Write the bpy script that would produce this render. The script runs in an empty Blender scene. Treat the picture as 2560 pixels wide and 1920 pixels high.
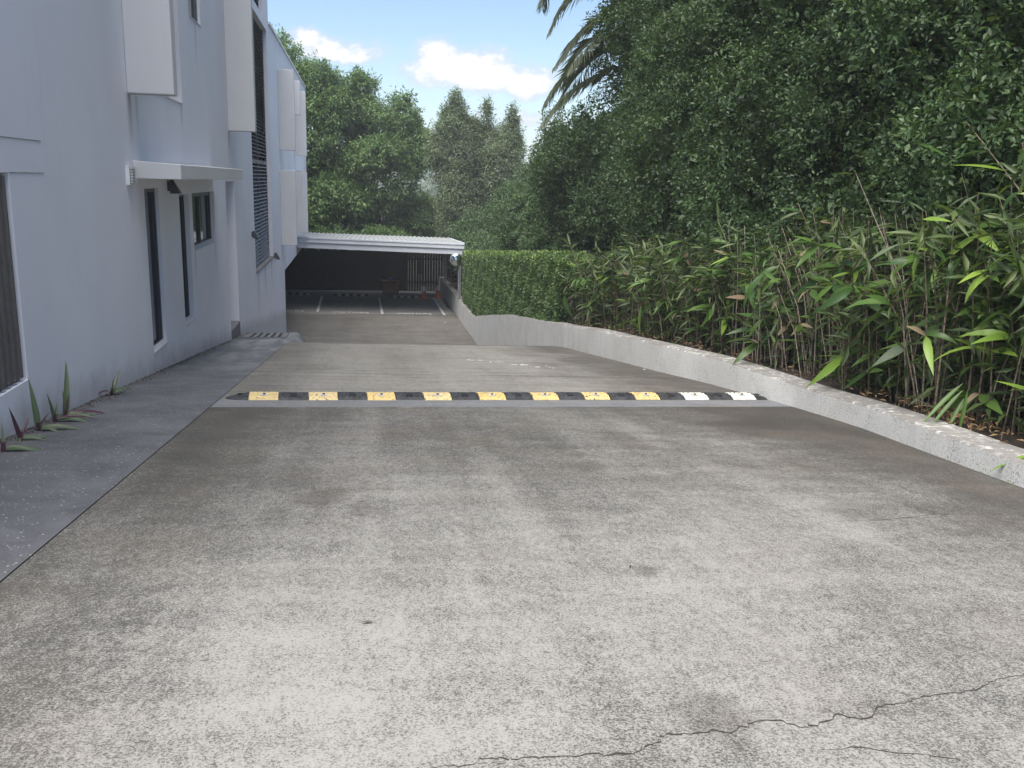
import bpy, math, random
import numpy as np
from mathutils import Vector, Matrix
R = math.radians
random.seed(7)
rng = np.random.default_rng(7)
sc = bpy.context.scene
col = sc.collection

# ------------------------------------------------------------------ camera
cam_d = bpy.data.cameras.new('camera')
cam = bpy.data.objects.new('camera', cam_d)
col.objects.link(cam)
CR = Vector((0.98510344, -0.16943674, 0.02936666))
CU = Vector((0.00946895, 0.22396109, 0.97455209))
CF = Vector((0.17170192, 0.95975654, -0.22222923))
m = Matrix.Identity(4)
for i in range(3):
    m[i][0] = CR[i]; m[i][1] = CU[i]; m[i][2] = -CF[i]
cam.matrix_world = m
cam_d.sensor_width = 36.0
cam_d.lens = 2203.4 / 2560 * 36
cam_d.clip_start = 0.05
cam_d.clip_end = 3000
sc.camera = cam

# ------------------------------------------------------------------ light
SUN_EL, SUN_AZ = 66.0, 215.0          # compass-like angle from +Y towards +X
sun_d = bpy.data.lights.new('sun', 'SUN')
sun_d.energy = 2.3
sun_d.angle = R(60)
sun_d.color = (1.0, 0.945, 0.86)
sun = bpy.data.objects.new('sun', sun_d)
col.objects.link(sun)
sd = Vector((math.sin(R(SUN_AZ)) * math.cos(R(SUN_EL)), math.cos(R(SUN_AZ)) * math.cos(R(SUN_EL)), math.sin(R(SUN_EL))))
sun.rotation_euler = sd.to_track_quat('Z', 'Y').to_euler()

world = bpy.data.worlds.new('World')
sc.world = world
world.use_nodes = True
SKY_STRENGTH = 0.05
EXPOSURE = 1.85

sc.view_settings.view_transform = 'Standard'
sc.view_settings.look = 'None'
sc.view_settings.exposure = EXPOSURE
sc.view_settings.gamma = 1
sc.view_settings.use_curve_mapping = False
sc.cycles.max_bounces = 6
sc.cycles.diffuse_bounces = 3
sc.cycles.use_denoising = True


class NT:
    """tiny node-tree helper"""
    def __init__(self, tree):
        self.t = tree; self.n = tree.nodes; self.l = tree.links
    def node(self, typ, **kw):
        nd = self.n.new(typ)
        for k, v in kw.items():
            setattr(nd, k, v)
        return nd
    def put(self, sock, v):
        if isinstance(v, bpy.types.NodeSocket):
            self.l.new(v, sock)
        elif v is not None:
            if isinstance(v, (tuple, list)) and len(v) == 3 and len(sock.default_value) == 4:
                v = (*v, 1)
            sock.default_value = v
    def math(self, op, a, b=None, c=None, clamp=False):
        nd = self.node('ShaderNodeMath', operation=op, use_clamp=clamp)
        for s, v in zip(nd.inputs, (a, b, c)):
            self.put(s, v)
        return nd.outputs[0]
    def mix(self, f, a, b, blend='MIX'):
        nd = self.node('ShaderNodeMix', data_type='RGBA', blend_type=blend)
        self.put(nd.inputs['Factor'], f); self.put(nd.inputs[6], a); self.put(nd.inputs[7], b)
        return nd.outputs[2]
    def ramp(self, v, lo, hi, a=0.0, b=1.0, smooth=True):
        nd = self.node('ShaderNodeMapRange', interpolation_type='SMOOTHSTEP' if smooth else 'LINEAR')
        for s, x in zip(nd.inputs, (v, lo, hi, a, b)):
            self.put(s, x)
        return nd.outputs[0]
    def noise(self, vec, scale, detail=2.0, rough=0.5, dist=0.0):
        nd = self.node('ShaderNodeTexNoise')
        self.put(nd.inputs['Vector'], vec); nd.inputs['Scale'].default_value = scale
        nd.inputs['Detail'].default_value = detail; nd.inputs['Roughness'].default_value = rough
        nd.inputs['Distortion'].default_value = dist
        return nd.outputs[0]
    def scale(self, vec, s):
        nd = self.node('ShaderNodeVectorMath', operation='MULTIPLY')
        self.put(nd.inputs[0], vec); nd.inputs[1].default_value = s
        return nd.outputs[0]
    def sep(self, vec):
        nd = self.node('ShaderNodeSeparateXYZ'); self.put(nd.inputs[0], vec)
        return nd.outputs
    def comb(self, x, y, z):
        nd = self.node('ShaderNodeCombineXYZ')
        for s, v in zip(nd.inputs, (x, y, z)):
            self.put(s, v)
        return nd.outputs[0]


# ---- sky with clouds, laid out by direction only
w = NT(world.node_tree)
w.n.clear()
sky = w.node('ShaderNodeTexSky', sky_type='NISHITA', sun_disc=False)
sky.sun_elevation = R(SUN_EL); sky.sun_rotation = R(SUN_AZ)
sky.altitude = 0; sky.air_density = 1.0; sky.dust_density = 0.25; sky.ozone_density = 2.2
bg_sky = w.node('ShaderNodeBackground'); bg_sky.inputs[1].default_value = SKY_STRENGTH
w.l.new(sky.outputs[0], bg_sky.inputs[0])
dirv = w.node('ShaderNodeTexCoord').outputs['Generated']
dx, dy, dz = w.sep(dirv)
az = w.math('ARCTAN2', dx, dy)
el = w.math('ARCSINE', dz)
flat = w.comb(az, w.math('MULTIPLY', el, 1.5), 0.0)
puff = w.noise(flat, 26.0, 10.0, 0.6)
puff2 = w.noise(flat, 85.0, 6.0, 0.6)
pf = w.math('ADD', w.math('MULTIPLY', w.math('SUBTRACT', puff, 0.5), 2.3), w.math('MULTIPLY', w.math('SUBTRACT', puff2, 0.5), 0.75))
cov = None
for (a0, e0, ra, re, gain) in [(0.118, 0.112, 0.075, 0.034, 1.1), (0.185, 0.102, 0.04, 0.028, 1.1), (0.088, 0.122, 0.036, 0.03, 1.1), (0.15, 0.108, 0.05, 0.026, 1.1),
                               (-0.022, 0.127, 0.065, 0.02, 0.9), (-0.05, 0.137, 0.03, 0.016, 0.9), (0.215, 0.205, 0.055, 0.02, 0.5),
                               (0.17, 0.066, 0.09, 0.013, 0.42), (0.09, 0.045, 0.03, 0.02, 0.5), (0.06, 0.115, 0.022, 0.012, 0.5),
                               (0.9, 0.35, 0.4, 0.12, 1.0), (-1.2, 0.5, 0.5, 0.16, 1.0), (2.4, 0.6, 0.5, 0.2, 1.0), (-2.3, 0.35, 0.6, 0.12, 1.0), (0.3, 0.9, 0.8, 0.14, 0.9)]:
    e1 = w.math('POWER', w.math('DIVIDE', w.math('SUBTRACT', az, a0), ra), 2.0)
    below = w.math('LESS_THAN', el, e0)
    rr = w.math('SUBTRACT', re, w.math('MULTIPLY', below, re * 0.35))
    e2 = w.math('POWER', w.math('DIVIDE', w.math('SUBTRACT', el, e0), rr), 2.0)
    d = w.math('MULTIPLY', w.math('SUBTRACT', 1.0, w.math('ADD', e1, e2)), gain)
    d = w.math('MAXIMUM', d, -1.5)
    cov = d if cov is None else w.math('MAXIMUM', cov, d)
dens = w.math('ADD', w.math('MULTIPLY', cov, 1.1), w.math('MULTIPLY', pf, 1.15))
mask = w.ramp(dens, -0.12, 0.85)
veil = w.ramp(el, 0.20, -0.02, 0.0, 0.4)                 # pale air towards the horizon
veil = w.math('MULTIPLY', veil, w.ramp(w.noise(w.scale(flat, (4, 14, 1)), 1.0, 6.0, 0.6), 0.25, 0.75, 0.45, 1.0))
shade = w.ramp(w.math('ADD', dens, w.math('MULTIPLY', w.math('SUBTRACT', puff2, 0.5), 0.7)), 0.3, 1.2)
ccol = w.mix(shade, (0.55, 0.61, 0.70), (0.88, 0.88, 0.87))
bg_c = w.node('ShaderNodeBackground'); w.put(bg_c.inputs[0], ccol); bg_c.inputs[1].default_value = 0.37
bg_v = w.node('ShaderNodeBackground'); bg_v.inputs[0].default_value = (0.46, 0.64, 0.92, 1); bg_v.inputs[1].default_value = 0.30
m1 = w.node('ShaderNodeMixShader'); w.put(m1.inputs[0], veil); w.l.new(bg_sky.outputs[0], m1.inputs[1]); w.l.new(bg_v.outputs[0], m1.inputs[2])
m2 = w.node('ShaderNodeMixShader'); w.put(m2.inputs[0], w.math('MULTIPLY', mask, 0.97)); w.l.new(m1.outputs[0], m2.inputs[1]); w.l.new(bg_c.outputs[0], m2.inputs[2])
wo = w.node('ShaderNodeOutputWorld'); w.l.new(m2.outputs[0], wo.inputs[0])


# ------------------------------------------------------------------ object helpers
def tag(o, label=None, cat=None, group=None, kind=None):
    if label: o['label'] = label
    if cat: o['category'] = cat
    if group: o['group'] = group
    if kind: o['kind'] = kind
    return o

def empty(name, loc=(0, 0, 0), rz=0.0, parent=None):
    o = bpy.data.objects.new(name, None)
    o.empty_display_size = 0.2
    o.location = loc; o.rotation_euler = (0, 0, rz)
    if parent: o.parent = parent
    col.objects.link(o)
    return o

def link(name, me, parent=None, loc=None):
    o = bpy.data.objects.new(name, me)
    if parent: o.parent = parent
    if loc is not None: o.location = loc
    col.objects.link(o)
    return o

class MB:
    """collects shapes and links them as one mesh object"""
    def __init__(self): self.v = []; self.f = []
    def quad(self, a, b, c, d):
        n = len(self.v); self.v += [tuple(a), tuple(b), tuple(c), tuple(d)]; self.f.append((n, n + 1, n + 2, n + 3))
    def tri(self, a, b, c):
        n = len(self.v); self.v += [tuple(a), tuple(b), tuple(c)]; self.f.append((n, n + 1, n + 2))
    def box(self, x0, x1, y0, y1, z0, z1):
        n = len(self.v)
        self.v += [(x0, y0, z0), (x1, y0, z0), (x1, y1, z0), (x0, y1, z0), (x0, y0, z1), (x1, y0, z1), (x1, y1, z1), (x0, y1, z1)]
        self.f += [(n, n + 3, n + 2, n + 1), (n + 4, n + 5, n + 6, n + 7), (n, n + 1, n + 5, n + 4), (n + 1, n + 2, n + 6, n + 5), (n + 2, n + 3, n + 7, n + 6), (n + 3, n, n + 4, n + 7)]
        return self
    def hexa(self, p):          # 8 corners, order as in box
        n = len(self.v); self.v += [tuple(q) for q in p]
        self.f += [(n, n + 3, n + 2, n + 1), (n + 4, n + 5, n + 6, n + 7), (n, n + 1, n + 5, n + 4), (n + 1, n + 2, n + 6, n + 5), (n + 2, n + 3, n + 7, n + 6), (n + 3, n, n + 4, n + 7)]
        return self
    def tube(self, pts, rad, seg=6, cap=True):
        pts = [Vector(p) for p in pts]
        rs = rad if isinstance(rad, (list, tuple)) else [rad] * len(pts)
        n = len(self.v)
        up = Vector((0.13, 0.21, 0.97))
        for i, p in enumerate(pts):
            d = (pts[min(i + 1, len(pts) - 1)] - pts[max(i - 1, 0)]).normalized()
            a = d.cross(up)
            if a.length < 1e-3: a = d.cross(Vector((1, 0, 0)))
            a.normalize(); b = d.cross(a)
            for k in range(seg):
                t = 2 * math.pi * k / seg
                self.v.append(tuple(p + (a * math.cos(t) + b * math.sin(t)) * rs[i]))
        for i in range(len(pts) - 1):
            for k in range(seg):
                q = n + i * seg; k2 = (k + 1) % seg
                self.f.append((q + k, q + k2, q + seg + k2, q + seg + k))
        if cap:
            self.f.append(tuple(n + k for k in range(seg))[::-1])
            self.f.append(tuple(n + (len(pts) - 1) * seg + k for k in range(seg)))
        return self
    def lathe(self, prof, c=(0, 0, 0), seg=20, axis='Z'):
        n = len(self.v)
        for r, h in prof:
            for k in range(seg):
                t = 2 * math.pi * k / seg
                if axis == 'Z': q = (c[0] + r * math.cos(t), c[1] + r * math.sin(t), c[2] + h)
                elif axis == 'Y': q = (c[0] + r * math.cos(t), c[1] + h, c[2] + r * math.sin(t))
                self.v.append(q)
        for i in range(len(prof) - 1):
            for k in range(seg):
                q = n + i * seg; k2 = (k + 1) % seg
                self.f.append((q + k, q + k2, q + seg + k2, q + seg + k))
        return self
    def mesh(self, name, mat, smooth=False):
        me = bpy.data.meshes.new(name)
        me.from_pydata(self.v, [], self.f)
        if mat is not None: me.materials.append(mat)
        if smooth: me.polygons.foreach_set('use_smooth', [True] * len(me.polygons))
        me.update()
        return me
    def build(self, name, mat, parent=None, smooth=False, bevel=0.0, loc=None):
        o = link(name, self.mesh(name, mat, smooth), parent, loc)
        if bevel:
            b = o.modifiers.new('bevel', 'BEVEL'); b.width = bevel; b.segments = 2; b.limit_method = 'ANGLE'
        return o


# ------------------------------------------------------------------ materials
def material(name):
    mt = bpy.data.materials.new(name); mt.use_nodes = True
    t = NT(mt.node_tree)
    p = mt.node_tree.nodes['Principled BSDF']
    return mt, t, p

def obj_co(t): return t.node('ShaderNodeTexCoord').outputs['Object']
def geo_co(t): return t.node('ShaderNodeNewGeometry').outputs['Position']

def bump(t, p, h, strength=0.3, dist=0.01):
    b = t.node('ShaderNodeBump'); b.inputs['Strength'].default_value = strength; b.inputs['Distance'].default_value = dist
    t.put(b.inputs['Height'], h); t.l.new(b.outputs[0], p.inputs['Normal'])

def plain(name, c, rough=0.6, metal=0.0, var=0.12, sc_=6.0, spec=0.5):
    mt, t, p = material(name)
    n = t.noise(geo_co(t), sc_, 5.0, 0.6)
    lo = tuple(x * (1 - var) for x in c); hi = tuple(min(1, x * (1 + var)) for x in c)
    t.put(p.inputs['Base Color'], t.mix(t.ramp(n, 0.3, 0.7), lo, hi))
    p.inputs['Roughness'].default_value = rough; p.inputs['Metallic'].default_value = metal
    p.inputs['Specular IOR Level'].default_value = spec
    return mt

def concrete(name, dark, light, grain=85.0, contrast=0.16, streak=0.0, worn=True, bias=0.0, edge=None):
    mt, t, p = material(name)
    co = geo_co(t)
    x, y, z = t.sep(co)
    g1 = t.noise(co, grain, 4.0, 0.75)
    g2 = t.noise(co, grain * 2.7, 2.0, 0.6)
    g3 = t.noise(t.scale(co, (1.0, 0.55, 1)), grain * 0.28, 3.0, 0.7)
    med = t.noise(co, 4.5, 6.0, 0.65, 0.4)
    big = t.noise(t.scale(co, (0.75, 0.38, 1.0)), 0.9, 5.0, 0.6, 0.6)
    swirl = t.noise(t.scale(co, (0.5, 2.6, 1)), 2.2, 5.0, 0.6)
    s = t.math('ADD', t.math('MULTIPLY', g1, 0.75), t.math('ADD', t.math('MULTIPLY', g2, 0.3), t.math('MULTIPLY', t.math('SUBTRACT', g3, 0.5), 0.22)))
    long_ = t.noise(t.scale(co, (1.8, 0.14, 1)), 1.6, 4.0, 0.6)
    w_ = t.math('ADD', t.math('MULTIPLY', t.math('SUBTRACT', med, 0.5), 0.12), t.math('MULTIPLY', t.math('SUBTRACT', big, 0.5), 0.17))
    w_ = t.math('ADD', w_, t.math('MULTIPLY', t.math('SUBTRACT', swirl, 0.5), 0.10 + streak))
    w_ = t.math('ADD', w_, t.math('MULTIPLY', t.math('SUBTRACT', long_, 0.5), 0.16))
    w_ = t.math('ADD', w_, bias)
    grime = None
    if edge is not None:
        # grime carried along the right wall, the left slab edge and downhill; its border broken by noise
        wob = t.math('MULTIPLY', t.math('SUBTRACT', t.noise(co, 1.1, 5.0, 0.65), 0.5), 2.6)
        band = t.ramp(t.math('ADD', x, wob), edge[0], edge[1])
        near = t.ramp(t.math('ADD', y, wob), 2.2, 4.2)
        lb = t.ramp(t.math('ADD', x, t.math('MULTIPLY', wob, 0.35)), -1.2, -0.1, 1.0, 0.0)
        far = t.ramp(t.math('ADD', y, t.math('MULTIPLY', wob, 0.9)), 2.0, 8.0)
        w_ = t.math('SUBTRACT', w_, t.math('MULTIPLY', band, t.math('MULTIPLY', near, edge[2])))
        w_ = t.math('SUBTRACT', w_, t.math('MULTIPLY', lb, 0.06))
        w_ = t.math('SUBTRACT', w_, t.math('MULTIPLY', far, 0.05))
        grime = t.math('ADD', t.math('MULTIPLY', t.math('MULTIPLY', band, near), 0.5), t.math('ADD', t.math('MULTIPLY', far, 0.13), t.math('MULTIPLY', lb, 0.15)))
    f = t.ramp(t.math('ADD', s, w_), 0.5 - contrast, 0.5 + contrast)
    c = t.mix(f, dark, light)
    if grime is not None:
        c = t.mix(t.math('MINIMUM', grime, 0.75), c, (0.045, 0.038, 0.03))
    if worn:
        for (sx, sy, sr, sk) in ((-0.2, 4.35, 0.17, .45), (0.02, 4.1, 0.1, .3), (1.1, 3.05, .05, .5), (1.75, 4.6, .2, .2), (0.9, 1.9, .12, .3), (2.5, 3.9, .25, .22), (0.35, 6.4, .3, .2), (1.9, 6.0, .3, .2)):
            ddx = t.math('DIVIDE', t.math('SUBTRACT', x, sx), sr); ddy = t.math('DIVIDE', t.math('SUBTRACT', y, sy), sr * 1.6)
            q = t.math('ADD', t.math('SQRT', t.math('ADD', t.math('MULTIPLY', ddx, ddx), t.math('MULTIPLY', ddy, ddy))), t.math('MULTIPLY', t.math('SUBTRACT', med, 0.5), 1.6))
            c = t.mix(t.ramp(q, 0.3, 1.15, sk, 0.0), c, (0.06, 0.05, 0.042))
    tint = t.noise(co, 1.7, 3.0, 0.5)
    c = t.mix(t.math('MULTIPLY', t.ramp(tint, 0.42, 0.7), 0.22), c, t.mix(0.5, c, (0.20, 0.16, 0.12)))
    t.put(p.inputs['Base Color'], c)
    p.inputs['Roughness'].default_value = 0.88
    p.inputs['Specular IOR Level'].default_value = 0.25
    bump(t, p, s, 0.35, 0.004)
    return mt

M = {}
M['drive'] = concrete('driveway_concrete', (0.062, 0.06, 0.056), (0.295, 0.288, 0.27), 135, 0.11, 0.0, edge=(2.1, 3.7, 0.06), bias=-0.012)
M['drive_far'] = concrete('lower_driveway_concrete', (0.10, 0.096, 0.09), (0.32, 0.31, 0.285), 60, 0.2, 0.2, worn=False, edge=(2.2, 3.7, 0.08), bias=0.05)
M['strip'] = concrete('strip_concrete', (0.10, 0.104, 0.112), (0.215, 0.22, 0.23), 60, 0.22, 0.2, worn=False)
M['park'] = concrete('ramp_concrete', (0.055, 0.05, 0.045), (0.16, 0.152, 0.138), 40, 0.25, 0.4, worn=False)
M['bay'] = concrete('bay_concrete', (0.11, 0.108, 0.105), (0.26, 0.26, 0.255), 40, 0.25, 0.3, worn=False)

def path_mat():
    mt, t, p = material('path_concrete')
    co = geo_co(t)
    v = t.node('ShaderNodeTexVoronoi'); t.put(v.inputs['Vector'], co); v.inputs['Scale'].default_value = 62
    patch = t.ramp(t.noise(co, 3.0, 4.0, 0.6), 0.35, 0.65)
    cx, cy, cz = t.sep(v.outputs['Color'])
    size = t.math('MULTIPLY', t.math('POWER', cx, 3.0), 0.34)
    speck = t.math('MULTIPLY', t.math('LESS_THAN', v.outputs['Distance'], size), t.math('GREATER_THAN', t.math('ADD', cy, t.math('MULTIPLY', patch, 0.35)), 0.5))
    base = t.mix(t.ramp(t.noise(co, 2.2, 6.0, 0.65, 0.5), 0.3, 0.72), (0.055, 0.057, 0.064), (0.115, 0.118, 0.128))
    base = t.mix(t.math('MULTIPLY', t.ramp(t.noise(co, 120, 2.0), 0.4, 0.7), 0.3), base, (0.17, 0.17, 0.18))
    x, y, z = t.sep(co)
    pale = t.math('MULTIPLY', t.ramp(y, 9.0, 15.5), t.ramp(t.noise(t.scale(co, (3.0, 0.5, 1)), 1.5, 5.0, 0.6), 0.38, 0.7))
    base = t.mix(t.math('MULTIPLY', pale, 0.8), base, (0.25, 0.255, 0.26))
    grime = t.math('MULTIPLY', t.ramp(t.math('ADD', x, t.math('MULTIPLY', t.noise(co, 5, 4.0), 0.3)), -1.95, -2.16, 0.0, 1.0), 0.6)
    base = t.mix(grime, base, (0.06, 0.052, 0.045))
    t.put(p.inputs['Base Color'], t.mix(t.math('MULTIPLY', speck, 0.75), base, (0.5, 0.5, 0.49)))
    p.inputs['Roughness'].default_value = 0.75
    bump(t, p, t.noise(co, 90, 3.0), 0.2, 0.003)
    return mt
M['path'] = path_mat()

def render_mat(name, c, streaks=0.35):
    """painted render: faint blotches, trowel relief, rain streaks that run down"""
    mt, t, p = material(name)
    co = geo_co(t)
    n1 = t.noise(co, 0.8, 5.0, 0.6)
    n2 = t.noise(t.scale(co, (6, 6, 0.35)), 1.6, 5.0, 0.65)
    n3 = t.noise(co, 260, 2.0)
    cc = t.mix(t.ramp(n1, 0.3, 0.7), tuple(x * 0.94 for x in c), c)
    cc = t.mix(t.math('MULTIPLY', t.ramp(n2, 0.52, 0.8), streaks), cc, tuple(x * y for x, y in zip(c, (0.70, 0.70, 0.68))))
    x, y, z = t.sep(co)
    nb = t.noise(t.scale(co, (9, 9, 1.0)), 1.0, 5.0, 0.7)
    st = None
    for (y0, wd, zt, ln, k) in ((10.03, 0.16, 0.78, 0.75, .9), (10.35, 0.1, 0.78, 0.5, .5), (17.4, 0.18, 0.77, 0.9, .7), (12.9, 0.12, 0.9, 0.5, .4), (10.5, 0.09, -2.02, 0.4, .3), (11.1, 0.08, -2.03, 0.4, .3),
                                (13.4, .12, -1.09, .6, .35), (15.3, .1, -1.09, .7, .4), (21.6, .35, -2.18, 1.3, .5), (23.2, .3, -2.18, 1.0, .6), (24.9, .3, -2.18, 1.2, .5), (28.6, .2, -2.1, .9, .5), (14.3, .1, 2.15, .9, .4)):
        dy_ = t.math('ABSOLUTE', t.math('SUBTRACT', t.math('ADD', y, t.math('MULTIPLY', t.math('SUBTRACT', nb, .5), wd)), y0))
        q = t.math('MULTIPLY', t.ramp(dy_, 0.0, wd, k, 0.0), t.math('MULTIPLY', t.ramp(z, zt - ln, zt - 0.05), t.math('LESS_THAN', z, zt + .002)))
        st = q if st is None else t.math('MAXIMUM', st, q)
    hg_ = t.math('ADD', t.math('ADD', z, 1.042), t.math('MULTIPLY', y, 0.115))
    base_d = t.math('MULTIPLY', t.ramp(t.math('ADD', hg_, t.math('MULTIPLY', t.math('SUBTRACT', t.noise(co, 3.0, 5.0, 0.7), 0.5), 0.5)), 0.0, 0.32, 0.5, 0.0), 1.0)
    st = t.math('MAXIMUM', st, base_d)
    cc = t.mix(t.math('MULTIPLY', st, t.math('ADD', 0.45, t.math('MULTIPLY', nb, 0.8))), cc, (0.26, 0.25, 0.235))
    t.put(p.inputs['Base Color'], cc)
    p.inputs['Roughness'].default_value = 0.7
    p.inputs['Specular IOR Level'].default_value = 0.3
    bump(t, p, t.math('ADD', n3, t.math('MULTIPLY', n1, 2.0)), 0.12, 0.004)
    return mt
M['render'] = render_mat('white_render', (0.745, 0.76, 0.835), 0.16)
M['fin'] = render_mat('fin_paint', (0.60, 0.60, 0.615), 0.2)

def kerb_mat():
    mt, t, p = material('white_wall_paint')
    co = geo_co(t)
    x, y, z = t.sep(co)
    n = t.node('ShaderNodeNewGeometry').outputs['Normal']
    nx, ny, nz = t.sep(n)
    spots = t.noise(co, 95, 3.0, 0.75)
    patch = t.noise(co, 2.6, 5.0, 0.65)
    st = t.noise(t.scale(co, (5, 5, 0.5)), 2.0, 5.0, 0.7)
    base = t.mix(t.ramp(t.noise(co, 1.2, 4.0), 0.3, 0.7), (0.66, 0.655, 0.63), (0.76, 0.755, 0.73))
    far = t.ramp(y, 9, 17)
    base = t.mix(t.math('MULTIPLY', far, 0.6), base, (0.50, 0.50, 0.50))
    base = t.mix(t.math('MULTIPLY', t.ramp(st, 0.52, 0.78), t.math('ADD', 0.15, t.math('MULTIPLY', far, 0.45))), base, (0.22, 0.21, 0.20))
    k = t.math('ADD', t.math('MULTIPLY', patch, 0.22), spots)
    mould = t.math('MULTIPLY', t.ramp(k, 0.665, 0.74), 0.75)
    base = t.mix(mould, base, (0.15, 0.135, 0.115))
    topd = t.math('MULTIPLY', t.ramp(nz, 0.35, 0.7), t.ramp(t.math('ADD', t.noise(co, 14, 5.0, 0.7), t.math('MULTIPLY', patch, 0.4)), 0.46, 0.72))
    base = t.mix(t.math('MULTIPLY', topd, 0.72), base, (0.075, 0.06, 0.05))
    t.put(p.inputs['Base Color'], base)
    p.inputs['Roughness'].default_value = 0.8
    p.inputs['Specular IOR Level'].default_value = 0.3
    bump(t, p, t.math('ADD', spots, patch), 0.3, 0.005)
    return mt
M['kerb'] = kerb_mat()

M['glass'] = plain('dark_glass', (0.028, 0.034, 0.045), 0.06, 0, 0.1, 1.0, 0.6)
M['alu'] = plain('grey_aluminium', (0.16, 0.165, 0.18), 0.4, 0.4)
M['dark_frame'] = plain('dark_frame', (0.06, 0.062, 0.072), 0.45)
M['louvre'] = plain('louvre_metal', (0.19, 0.19, 0.21), 0.42, 0.3, 0.1)
M['louvre_back'] = plain('louvre_backing', (0.03, 0.031, 0.036), 0.8)
M['batten'] = plain('brown_grey_batten', (0.115, 0.105, 0.105), 0.55, 0.1, 0.12, 20)
M['interior'] = plain('dark_interior', (0.05, 0.05, 0.052), 0.9)
M['soil'] = plain('garden_soil', (0.045, 0.034, 0.025), 0.95, 0, 0.4, 12)
M['earth'] = plain('earth', (0.07, 0.065, 0.05), 0.95, 0, 0.4, 2)
M['roof'] = plain('zinc_roofing', (0.42, 0.43, 0.43), 0.5, 0.3, 0.1, 3)
M['fascia'] = plain('pale_fascia', (0.62, 0.645, 0.70), 0.45, 0.0, 0.05, 3)
M['post'] = plain('steel_post', (0.25, 0.25, 0.26), 0.5, 0.2)
M['paling'] = plain('dark_fence_timber', (0.014, 0.013, 0.013), 0.95, 0, 0.3, 8, 0.1)
M['cane'] = plain('reed_cane', (0.062, 0.048, 0.038), 0.8, 0, 0.4, 15)
M['rubber'] = plain('black_rubber', (0.028, 0.029, 0.033), 0.62, 0, 0.6, 11)
M['steel'] = plain('galvanised_steel', (0.5, 0.5, 0.49), 0.45, 0.15)
M['rust'] = plain('rusty_bolt', (0.10, 0.06, 0.04), 0.8)
M['iron'] = plain('grate_iron', (0.10, 0.085, 0.085), 0.7, 0.2)
M['void'] = plain('drain_pit', (0.012, 0.012, 0.013), 0.9)
M['orange'] = plain('orange_plastic', (0.62, 0.12, 0.035), 0.5)
M['whiteplast'] = plain('white_reflective', (0.75, 0.75, 0.74), 0.45)
M['tub'] = plain('shaded_orange_plastic', (0.20, 0.06, 0.012), 0.6)  # orange darkened: the carport's shade is put into the tub colour
M['blue'] = plain('blue_plastic', (0.03, 0.07, 0.22), 0.5)
M['line'] = plain('worn_line_paint', (0.62, 0.62, 0.60), 0.8, 0, 0.25, 18)
M['bark'] = plain('bark', (0.10, 0.085, 0.07), 0.9, 0, 0.35, 9)
M['crack'] = plain('crack_dirt', (0.035, 0.03, 0.027), 0.95)
M['mirror'] = plain('convex_mirror_glass', (0.72, 0.74, 0.76), 0.05, 1.0, 0.02)
M['hill'] = plain('distant_wood', (0.10, 0.135, 0.12), 0.95, 0, 0.35, 0.25)
M['wire'] = plain('cable', (0.08, 0.08, 0.09), 0.6)
M['vent'] = plain('white_plastic', (0.72, 0.72, 0.73), 0.5)
M['culm_dry'] = plain('dry_bamboo_culm', (0.33, 0.275, 0.22), 0.7, 0, 0.45, 25)
M['culm'] = plain('bamboo_culm', (0.21, 0.165, 0.12), 0.6, 0, 0.6, 25)

def paint_rubber(name, c):
    mt, t, p = material(name)
    co = geo_co(t)
    n = t.noise(co, 38, 5.0, 0.75)
    n2 = t.noise(co, 7, 4.0, 0.6)
    cc = t.mix(t.ramp(n2, 0.3, 0.7), tuple(x * 0.86 for x in c), c)
    rnd = t.node('ShaderNodeObjectInfo').outputs['Random']
    cc = t.mix(t.math('MULTIPLY', rnd, 0.35), cc, (0.60, 0.55, 0.42))
    cc = t.mix(t.math('MULTIPLY', t.ramp(t.noise(t.scale(co, (1, 2.2, 1)), 11, 5.0, 0.7), 0.48, 0.72), 0.55), cc, (0.20, 0.17, 0.13))
    cc = t.mix(t.ramp(t.math('ADD', n, t.math('MULTIPLY', n2, 0.25)), 0.68, 0.76), cc, (0.045, 0.043, 0.04))
    t.put(p.inputs['Base Color'], cc)
    p.inputs['Roughness'].default_value = 0.65
    return mt
M['yellow'] = paint_rubber('worn_yellow_paint', (0.66, 0.48, 0.17))
M['shaded_yellow'] = paint_rubber('shaded_yellow_paint', (0.22, 0.17, 0.09))  # bump yellow darkened, so the carport wheel stops look less lit
M['white'] = paint_rubber('worn_white_paint', (0.70, 0.68, 0.62))

def leaf_mat(name, dark, light, rough=0.42, trans=0.25, spec=0.5, attr=True, tcol=None):
    mt, t, p = material(name)
    if attr:
        v = t.node('ShaderNodeAttribute', attribute_name='var').outputs['Fac']
    else:
        v = t.node('ShaderNodeObjectInfo').outputs['Random']
    c = t.mix(v, dark, light)
    t.put(p.inputs['Base Color'], c)
    p.inputs['Roughness'].default_value = rough
    p.inputs['Specular IOR Level'].default_value = spec
    tr = t.node('ShaderNodeBsdfTranslucent')
    t.put(tr.inputs[0], t.mix(0.5, c, tcol or (0.16, 0.24, 0.03)))
    mx = t.node('ShaderNodeMixShader'); mx.inputs[0].default_value = trans
    t.l.new(p.outputs[0], mx.inputs[1]); t.l.new(tr.outputs[0], mx.inputs[2])
    t.l.new(mx.outputs[0], mt.node_tree.nodes['Material Output'].inputs[0])
    return mt
M['leaf_r'] = leaf_mat('screen_tree_leaf', (0.032, 0.066, 0.031), (0.105, 0.18, 0.064), 0.42, 0.26, 0.42)
M['leaf_m'] = leaf_mat('mango_leaf', (0.055, 0.11, 0.036), (0.17, 0.28, 0.08), 0.5, 0.28)
M['leaf_o'] = leaf_mat('olive_leaf', (0.11, 0.15, 0.08), (0.25, 0.31, 0.175), 0.55, 0.28)
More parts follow.
